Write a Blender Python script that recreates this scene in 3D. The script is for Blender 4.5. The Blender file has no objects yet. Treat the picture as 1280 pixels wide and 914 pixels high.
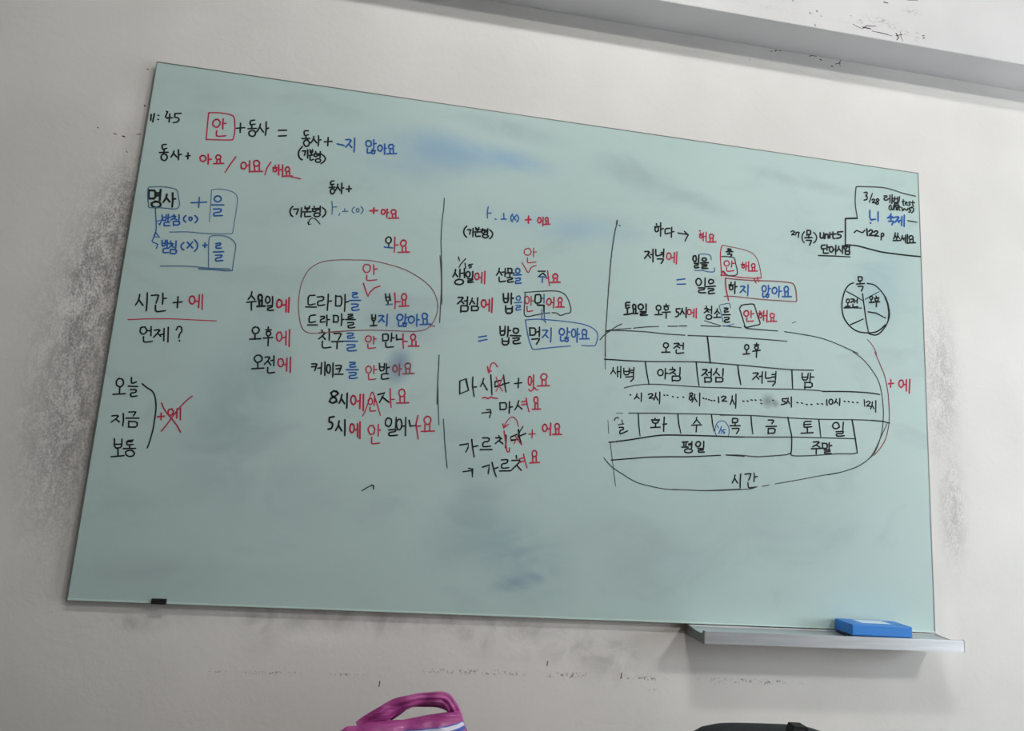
import bpy, bmesh, math, random
from mathutils import Vector, Matrix, noise

# ---------------------------------------------------------------- camera, world, lights, exposure
C = bpy.context.scene.collection
sc = bpy.context.scene
cam_d = bpy.data.cameras.new('camera'); cam = bpy.data.objects.new('camera', cam_d); C.objects.link(cam)
cam_d.sensor_width = 36; cam_d.sensor_fit = 'HORIZONTAL'; cam_d.lens = 863.022 / 1280 * 36
cam_d.clip_start = .02
_m = Matrix(((0.98495, -0.09052, -0.14723), (-0.16011, -0.15715, -0.97451), (0.06507, 0.98342, -0.16928)))
_q = _m.to_quaternion()
cam.matrix_world = Matrix.Translation((0.64028, -1.58849, 1.23688)) @ _q.to_matrix().to_4x4()
sc.camera = cam
world = bpy.data.worlds.new('world'); sc.world = world; world.use_nodes = True
world.node_tree.nodes['Background'].inputs[0].default_value = (.9, .95, 1, 1)
world.node_tree.nodes['Background'].inputs[1].default_value = .06
sc.view_settings.view_transform = 'Standard'; sc.view_settings.look = 'None'
sc.view_settings.exposure = 0.0; sc.view_settings.gamma = 1; sc.view_settings.use_curve_mapping = False
sc.cycles.max_bounces = 6; sc.cycles.diffuse_bounces = 4

def area(name, loc, target, sx, sy, power, col=(1, .98, .95)):
    l = bpy.data.lights.new(name, 'AREA'); l.shape = 'RECTANGLE'; l.size = sx; l.size_y = sy; l.energy = power; l.color = col
    o = bpy.data.objects.new(name, l); C.objects.link(o); o.location = loc
    o.rotation_euler = (Vector(target) - Vector(loc)).to_track_quat('-Z', 'Y').to_euler()
    return o
KEY = (3.3, -3.2, 3.6)
NEAR = (1.0, -1.7, 3.5)
area('far_lamp_light', KEY, (1.4, 0, 1.7), .6, .3, 78)
area('near_lamp_light', NEAR, (1.2, 0, 1.6), .6, .2, 31)
area('right_fill_light', (3.76, -1.4, 1.35), (1.6, 0, 1.0), 1.1, 1.0, 46, (.93, .97, 1))  # added fill that brightens the lower right; no such source is known

# ---------------------------------------------------------------- materials
def mat(name, col, rough=.5, metal=0, coat=0, spec=.5, trans=0):
    m = bpy.data.materials.new(name); m.use_nodes = True
    b = m.node_tree.nodes['Principled BSDF']
    b.inputs['Base Color'].default_value = (*col, 1); b.inputs['Roughness'].default_value = rough
    b.inputs['Metallic'].default_value = metal; b.inputs['Coat Weight'].default_value = coat
    b.inputs['Specular IOR Level'].default_value = spec
    return m
class NT:
    def __init__(s, m): s.t = m.node_tree; s.b = s.t.nodes['Principled BSDF']; s.pos = s.n('ShaderNodeNewGeometry').outputs['Position']
    def n(s, k, **kw):
        x = s.t.nodes.new(k)
        for a, v in kw.items(): setattr(x, a, v)
        return x
    def link(s, a, b): s.t.links.new(a, b)
    def setin(s, i, v):
        if isinstance(v, bpy.types.NodeSocket): s.link(v, i)
        else: i.default_value = v
    def math(s, op, a, b=None, c=None, clamp=False):
        x = s.n('ShaderNodeMath', operation=op, use_clamp=clamp)
        for i, v in enumerate((a, b, c)):
            if v is not None: s.setin(x.inputs[i], v)
        return x.outputs[0]
    def noise(s, scale, detail=4, rough=.55, stretch=(1, 1, 1), off=(0, 0, 0), dist=0):
        mp = s.n('ShaderNodeMapping'); mp.inputs['Scale'].default_value = stretch; mp.inputs['Location'].default_value = off
        s.link(s.pos, mp.inputs[0])
        x = s.n('ShaderNodeTexNoise'); x.inputs['Scale'].default_value = scale; x.inputs['Detail'].default_value = detail
        x.inputs['Roughness'].default_value = rough; x.inputs['Distortion'].default_value = dist
        s.link(mp.outputs[0], x.inputs['Vector']); return x.outputs['Fac']
    def ramp(s, v, a, b):   # 0 below a, 1 above b (a may exceed b)
        x = s.n('ShaderNodeMapRange', interpolation_type='SMOOTHSTEP'); s.link(v, x.inputs[0])
        if a < b: x.inputs[1].default_value = a; x.inputs[2].default_value = b; x.inputs[3].default_value = 0; x.inputs[4].default_value = 1
        else: x.inputs[1].default_value = b; x.inputs[2].default_value = a; x.inputs[3].default_value = 1; x.inputs[4].default_value = 0
        return x.outputs[0]
    def blob(s, cx, cz, rx, rz, ang=0):   # soft elliptical patch on the wall plane
        mp = s.n('ShaderNodeMapping', vector_type='TEXTURE')
        mp.inputs['Location'].default_value = (cx, 0, cz); mp.inputs['Rotation'].default_value = (0, ang, 0); mp.inputs['Scale'].default_value = (rx, 1000, rz)
        s.link(s.pos, mp.inputs[0])
        l = s.n('ShaderNodeVectorMath', operation='LENGTH'); s.link(mp.outputs[0], l.inputs[0])
        return s.ramp(l.outputs['Value'], 1.0, 0.0)
    def mix(s, f, a, b):
        x = s.n('ShaderNodeMix', data_type='RGBA'); s.setin(x.inputs[0], f)
        for i, v in ((6, a), (7, b)):
            if isinstance(v, tuple): x.inputs[i].default_value = (*v, 1)
            else: s.link(v, x.inputs[i])
        return x.outputs[2]
    def bump(s, h, strength, dist=.002):
        x = s.n('ShaderNodeBump'); x.inputs['Strength'].default_value = strength; x.inputs['Distance'].default_value = dist
        s.link(h, x.inputs['Height']); s.link(x.outputs[0], s.b.inputs['Normal'])
    def color(s, c): s.link(c, s.b.inputs['Base Color'])
    def sum(s, L):
        r = L[0]
        for k in L[1:]: r = s.math('ADD', r, k)
        return r

def wall_material():
    m = mat('wall_plaster', (.70, .69, .67), .75); t = NT(m)
    big = t.noise(2.2, 3); fine = t.noise(60, 5, .65); mid = t.noise(13, 5, .7, dist=.6)
    c = t.mix(t.ramp(big, .35, .7), (.66, .65, .63), (.73, .72, .70))
    # scuffed, grimy strips by the sides of the board and smears under it
    left = t.math('MINIMUM', t.sum([t.math('MULTIPLY', t.blob(-.06, 1.55, .17, .55, .05), .7), t.math('MULTIPLY', t.blob(-.05, 1.25, .14, .36), .6), t.blob(-.02, 1.73, .085, .25), t.blob(-.06, 1.60, .07, .2)]), 1.0)
    right = t.math('MULTIPLY', t.math('MAXIMUM', t.blob(2.03, 1.58, .085, .34), t.blob(2.05, 1.25, .06, .22)), .6)
    low = t.sum([t.blob(.62, .93, .62, .055), t.blob(1.02, .89, .22, .06), t.blob(1.17, .86, .14, .08), t.blob(.13, .905, .09, .03),
                 t.blob(.38, .895, .06, .06, -.4), t.blob(.86, .90, .10, .07, .5)])
    scratch = t.math('ADD', t.math('MULTIPLY', t.noise(22, 6, .8, (1.6, 1, .8), dist=.8), .55), t.math('MULTIPLY', t.noise(240, 3, .7, (1, 1, .7)), .45))
    g = t.math('MULTIPLY', t.math('MAXIMUM', left, right), t.ramp(scratch, .38, .60))
    c = t.mix(t.math('MULTIPLY', g, .85), c, (.20, .195, .19))
    g3 = t.math('MULTIPLY', t.math('MINIMUM', low, 1.0), t.ramp(mid, .34, .72))
    c = t.mix(t.math('MULTIPLY', g3, .60), c, (.30, .295, .28))
    # broken pencil-like lines below the tray and specks along the beam
    sp = t.noise(170, 3, .7); sx = t.noise(11, 3, .7, (1, 1, .1))
    band = t.sum([t.blob(1.0, .823, .55, .010, .006), t.blob(1.45, .818, .3, .011), t.blob(1.30, .795, .09, .006), t.blob(.45, .812, .28, .006)])
    g4 = t.math('MULTIPLY', t.math('MULTIPLY', t.ramp(band, .1, .6), t.ramp(sp, .52, .62)), t.ramp(sx, .42, .56))
    c = t.mix(t.math('MULTIPLY', g4, .75), c, (.16, .155, .15))
    # filled, repainted lighter patches
    fil = t.sum([t.blob(-.06, 2.03, .07, .07), t.blob(.50, .885, .12, .03), t.blob(.95, .885, .05, .04), t.blob(2.03, .93, .04, .2)])
    c = t.mix(t.math('MULTIPLY', fil, .45), c, (.80, .79, .77))
    t.color(c)
    t.bump(t.sum([t.math('MULTIPLY', fine, .5), mid]), .22, .004)
    return m
def beam_material():
    m = mat('beam_paint', (.74, .74, .74), .6); t = NT(m)
    big = t.noise(3, 3)
    c = t.mix(t.ramp(big, .3, .7), (.60, .60, .61), (.67, .67, .68))
    sp = t.noise(120, 4, .8, (.55, 1, 1), dist=1.5)
    xyz = t.n('ShaderNodeSeparateXYZ'); t.link(t.pos, xyz.inputs[0]); front = t.ramp(xyz.outputs[1], -.0900, -.0912)
    w = t.sum([t.blob(1.86, 2.500, .055, .012, .12), t.blob(1.74, 2.508, .025, .012), t.blob(1.905, 2.495, .012, .03), t.blob(1.80, 2.52, .07, .02, .1),
               t.blob(1.9, 2.565, .05, .012), t.math('MULTIPLY', t.blob(1.55, 2.50, .25, .014), .3), t.math('MULTIPLY', t.blob(1.5, 2.54, .1, .03), .3)])
    c = t.mix(t.math('MULTIPLY', t.math('MULTIPLY', t.math('MINIMUM', w, 1.0), t.math('MULTIPLY', t.ramp(sp, .53, .62), front)), .85), c, (.12, .11, .10))
    t.color(c); t.bump(t.noise(45, 4), .12, .003)
    return m
def glass_material():
    m = mat('mint_glass', (.40, .56, .53), .45, spec=.15); t = NT(m)
    t.b.inputs['Coat Roughness'].default_value = .3
    big = t.noise(1.7, 3, .5); sm = t.noise(4.5, 4, .6, (1, 1, 1.7), dist=.8)
    c = t.mix(t.ramp(big, .3, .7), (.435, .570, .550), (.465, .600, .580))
    grime = t.math('MULTIPLY', t.ramp(sm, .50, .72), .22)
    c = t.mix(grime, c, (.30, .38, .40))
    # smeared marker ink left by wiping
    for cx, cz, rx, rz, an, col, k in (
        (.93, 1.07, .15, .10, .5, (.16, .27, .36), .50), (.94, 1.025, .08, .022, -.25, (.10, .17, .33), .60), (.80, 1.15, .08, .15, .5, (.22, .30, .38), .34),
        (.70, 2.03, .15, .06, .1, (.20, .38, .58), .60), (.86, 2.03, .12, .035, .1, (.18, .36, .60), .60), (.84, 2.11, .16, .035, .1, (.26, .34, .38), .45), (.60, 2.00, .16, .09, 0, (.25, .40, .55), .45),
        (1.00, 1.87, .20, .05, 0, (.25, .42, .60), .40), (1.178, 2.03, .14, .05, .2, (.27, .36, .38), .40), (1.62, 2.08, .18, .025, .1, (.30, .35, .38), .42), (1.35, 1.98, .12, .03, .2, (.28, .37, .42), .35),
        (.287, 1.40, .11, .20, .3, (.22, .34, .38), .45), (.611, 1.59, .12, .08, 0, (.26, .36, .42), .35), (.616, 1.485, .033, .045, .2, (.06, .11, .30), .75),
        (.33, 1.22, .22, .12, .2, (.28, .36, .38), .30), (.75, 1.30, .12, .10, .4, (.26, .36, .42), .30), (1.530, 1.484, .020, .022, .4, (.10, .11, .10), .62), (1.550, 1.478, .012, .012, .4, (.10, .11, .10), .5),
        (1.2, 1.10, .25, .14, .2, (.30, .38, .42), .28), (1.85, 1.83, .10, .20, .3, (.28, .42, .50), .35), (.11, 2.10, .16, .04, 0, (.25, .34, .38), .35),
        (1.24, 1.44, .05, .03, 0, (.25, .33, .36), .3), (1.55, 1.20, .3, .12, .2, (.32, .40, .43), .28), (.16, 1.0, .3, .05, 0, (.33, .37, .39), .3), (.45, 1.80, .14, .10, 0, (.50, .63, .64), .4)):
        f = t.math('MULTIPLY', t.blob(cx, cz, rx * 1.25, rz * 1.25, an), t.ramp(sm, .22, .58))
        c = t.mix(t.math('MULTIPLY', f, k), c, col)
    t.color(c)
    return m
def brushed_metal():
    m = mat('brushed_aluminium', (.62, .64, .66), .38, metal=.75); t = NT(m)
    n = t.noise(90, 4, .6, (.04, 1, 1)); t.color(t.mix(t.ramp(n, .3, .7), (.55, .57, .59), (.68, .70, .72))); t.bump(n, .05, .001); return m
def cloth(name, a, b, rough=.8):
    m = mat(name, a, rough); t = NT(m); n = t.noise(300, 3); t.color(t.mix(n, a, b)); t.bump(n, .3, .001); return m

M = dict(wall=wall_material(), beam=beam_material(), glass=glass_material(), alu=brushed_metal(),
    edge=mat('polished_glass_edge', (.52, .68, .63), .4), edge_dark=mat('glass_edge_back', (.17, .19, .18), .4),
    black_plastic=mat('black_plastic', (.012, .012, .014), .4),
    plastic_pink=mat('magenta_plastic_film', (.36, .035, .20), .42, coat=.08),
    white_print=mat('white_print', (.62, .62, .74), .35), blue_print=mat('blue_print', (.06, .09, .40), .35),
    bag_cloth=cloth('black_nylon', (.005, .006, .008), (.011, .013, .016)), strap=cloth('black_webbing', (.006, .006, .007), (.014, .014, .015)),
    eraser_blue=cloth('blue_eraser_shell', (.022, .20, .64), (.030, .235, .70), .45), felt=cloth('dark_felt', (.02, .03, .05), (.04, .05, .07)),
    sticker=mat('pale_blue_label', (.68, .82, .92), .4), floor=cloth('grey_floor_tile', (.13, .125, .12), (.17, .165, .16), .6),
    ceiling=cloth('ceiling_paint', (.34, .34, .33), (.38, .38, .37)), wood=cloth('pale_wood', (.42, .29, .17), (.50, .36, .22), .5),
    steel=mat('dark_steel', (.08, .08, .09), .4, metal=.8), frame=mat('white_window_frame', (.7, .7, .7), .4),
    scuff=mat('dark_scuff', (.035, .02, .02), .8))
M['glasspane'] = mat('window_pane', (.8, .9, .95), .05); M['glasspane'].node_tree.nodes['Principled BSDF'].inputs['Transmission Weight'].default_value = 1
def emit(name, col, s):
    m = mat(name, (.8, .8, .8), .5); b = m.node_tree.nodes['Principled BSDF']
    b.inputs['Emission Color'].default_value = (*col, 1); b.inputs['Emission Strength'].default_value = s; return m
M['lamp'] = emit('lamp_diffuser', (1, .98, .95), 4)
# subtle creases in the plastic bag
_t = NT(M['plastic_pink']); _n = _t.noise(16, 5, .6, (.35, 1, 3.0), dist=1.2); _t.color(_t.mix(_t.ramp(_n, .35, .65), (.30, .030, .19), (.44, .07, .29))); _t.bump(_n, .55, .008)
INK = dict(k=mat('black_marker_ink', (.018, .022, .022), .7, spec=.15), g=mat('thin_black_marker_ink', (.060, .075, .072), .7, spec=.15),
    r=mat('red_marker_ink', (.46, .035, .075), .7, spec=.15), b=mat('blue_marker_ink', (.030, .115, .38), .7, spec=.15),
    c=mat('thin_blue_marker_ink', (.085, .17, .31), .7, spec=.15), m=mat('thin_brown_red_marker_ink', (.27, .095, .105), .7, spec=.15))

# ---------------------------------------------------------------- helpers
def obj(name, bm, m, parent=None, kind=None, label=None, smooth=False):
    me = bpy.data.meshes.new(name); bmesh.ops.recalc_face_normals(bm, faces=bm.faces); bm.to_mesh(me); bm.free()
    for k in (m if isinstance(m, (list, tuple)) else [m]): me.materials.append(k)
    if smooth:
        for p in me.polygons: p.use_smooth = True
    o = bpy.data.objects.new(name, me); C.objects.link(o)
    if parent:
        o.parent = parent; o.matrix_parent_inverse = Matrix.LocRotScale(parent.location, parent.rotation_euler, None).inverted() if parent.parent is None else Matrix()
    if kind: o['kind'] = kind
    if label: o['label'] = label
    return o
def thing(name, label, cat, loc=(0, 0, 0), group=None):
    o = bpy.data.objects.new(name, None); C.objects.link(o); o.location = loc; o.empty_display_size = .05
    o['label'] = label; o['category'] = cat
    if group: o['group'] = group
    return o
def box(bm, x0, y0, z0, x1, y1, z1, bev=0, seg=2, mi=0):
    r = bmesh.ops.create_cube(bm, size=1)
    vs = r['verts']
    for v in vs: v.co = Vector(((x0 + x1) / 2 + v.co.x * (x1 - x0), (y0 + y1) / 2 + v.co.y * (y1 - y0), (z0 + z1) / 2 + v.co.z * (z1 - z0)))
    if bev:
        es = list({e for v in vs for e in v.link_edges})
        bmesh.ops.bevel(bm, geom=es, offset=bev, segments=seg, affect='EDGES', profile=.6)
    return bm
def bx(*a, **k): return box(bmesh.new(), *a, **k)
def extrude_x(profile, x0, x1):   # profile of (y, z) swept along x
    bm = bmesh.new()
    a = [bm.verts.new((x0, y, z)) for y, z in profile]; b = [bm.verts.new((x1, y, z)) for y, z in profile]
    n = len(profile)
    for i in range(n): bm.faces.new((a[i], a[(i + 1) % n], b[(i + 1) % n], b[i]))
    bm.faces.new(a[::-1]); bm.faces.new(b); return bm

# ---------------------------------------------------------------- the room
WY = .016                                  # face of the wall behind the board
X0, X1, Y0, ZC = -3.0, 3.8, -5.0, 3.8
obj('wall_front', bx(X0, WY, 0, X1, WY + .2, ZC), M['wall'], kind='structure')
obj('wall_left', bx(X0 - .2, Y0, 0, X0, WY + .2, ZC), M['ceiling'], kind='structure')
obj('wall_back', bx(X0 - .2, Y0 - .2, 0, X1 + .2, Y0, ZC), M['ceiling'], kind='structure')
bm = bmesh.new()                           # right wall with an opening for the added window
WA, WB, WZ0, WZ1 = -2.1, -.7, .75, 1.95      # opening of the added window
box(bm, X1, Y0, 0, X1 + .2, WY + .2, WZ0); box(bm, X1, Y0, WZ1, X1 + .2, WY + .2, ZC)
box(bm, X1, Y0, WZ0, X1 + .2, WA, WZ1); box(bm, X1, WB, WZ0, X1 + .2, WY + .2, WZ1)
obj('wall_right', bm, M['ceiling'], kind='structure')
w = bpy.data.objects.new('added_window_1', None); C.objects.link(w); w['kind'] = 'structure'; w.location = (X1 + .1, (WA + WB) / 2, WZ0)  # unseen window, added to give the right-hand fill a place
bm = bmesh.new()
for y in (WA + .03, (WA + WB) / 2, WB - .03): box(bm, X1 + .06, y - .03, WZ0, X1 + .12, y + .03, WZ1)
for z in (WZ0 + .03, WZ1 - .03): box(bm, X1 + .06, WA, z - .03, X1 + .12, WB, z + .03)
obj('added_window_frame', bm, M['frame'], w)
for ya, yb in ((WA + .06, (WA + WB) / 2 - .03), ((WA + WB) / 2 + .03, WB - .06)): obj('pane', bx(X1 + .085, ya, WZ0 + .06, X1 + .091, yb, WZ1 - .06), M['glasspane'], w)
obj('floor', bx(X0 - .2, Y0 - .2, -.1, X1 + .2, WY + .2, 0), M['floor'], kind='structure')
obj('ceiling', bx(X0 - .2, Y0 - .2, ZC, X1 + .2, WY + .2, ZC + .1), M['ceiling'], kind='structure')
# boxed-in beam that runs along the wall above the board
obj('trim_1', bx(X0, -.0915, 2.4655, X1, WY, 3.3, bev=.003), M['beam'], kind='structure')
def ceiling_lamp(p, label):
    t = thing('ceiling_lamp', label, 'lamp', p)
    obj('lamp_housing', bx(p[0] - .4, p[1] - .2, p[2] + .05, p[0] + .4, p[1] + .2, p[2] + .12, bev=.01), M['frame'], t)
    obj('diffuser', bx(p[0] - .36, p[1] - .16, p[2] + .03, p[0] + .36, p[1] + .16, p[2] + .049), M['lamp'], t)
    for dx in (-.25, .25): obj('hanger', bx(p[0] + dx - .01, p[1] - .01, p[2] + .12, p[0] + dx + .01, p[1] + .01, ZC), M['steel'], t)
ceiling_lamp(KEY, 'white ceiling lamp far behind the viewer, at the right end of the room')
ceiling_lamp(NEAR, 'white ceiling lamp hanging high in front of the glass board')

# ---------------------------------------------------------------- glass board
BW, BH, BZ, TH = 1.9705, 1.2, .95, .008
board = thing('glass_board', 'large mint green frameless glass writing board covered in marker writing', 'whiteboard', (0, 0, BZ))
bm = bx(0, 0, BZ, BW, TH, BZ + BH)
obj('glass_panel', bm, M['glass'], board)
bm = bmesh.new()                           # polished arris round the sheet
for a in ((0, -.0008, BZ - .0035, BW, TH, BZ + .0), (0, -.0008, BZ + BH, BW, TH, BZ + BH + .002), (-.002, -.0008, BZ - .0035, 0, TH, BZ + BH + .002), (BW, -.0008, BZ - .0035, BW + .002, TH, BZ + BH + .002)):
    if a[3] == BW and a[5] == BZ: obj('polished_edge', bx(*a), M['edge'], board, label='polished bottom edge of the glass, reflection painted pale')  # paler colour stands in for the bevel's reflection
    else: box(bm, *a)
obj('polished_edge', bm, M['edge_dark'], board, label='dark edge of the glass')
bm = bmesh.new()
for a in ((.02, TH, BZ - .001, BW - .02, TH + .003, BZ + .02), (.02, TH, BZ + BH - .02, BW - .02, TH + .003, BZ + BH), (0, TH, BZ, .02, TH + .003, BZ + BH), (BW - .02, TH, BZ, BW, TH + .003, BZ + BH)):
    box(bm, *a)
obj('backing_strip', bm, M['edge_dark'], board, label='dark strip behind the glass edge')
for x in (.25, BW / 2, BW - .25):
    for z in (BZ + .15, BZ + BH - .15): obj('wall_mount', bx(x - .03, TH, z - .03, x + .03, WY, z + .03), M['steel'], board)
for x in (.161,): 
    bm = bx(x, -.006, BZ - .0045, x + .029, TH + .004, BZ + .0065, bev=.0012)
    obj('edge_clip', bm, M['black_plastic'], board, label='small black clip under the lower left edge')

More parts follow.
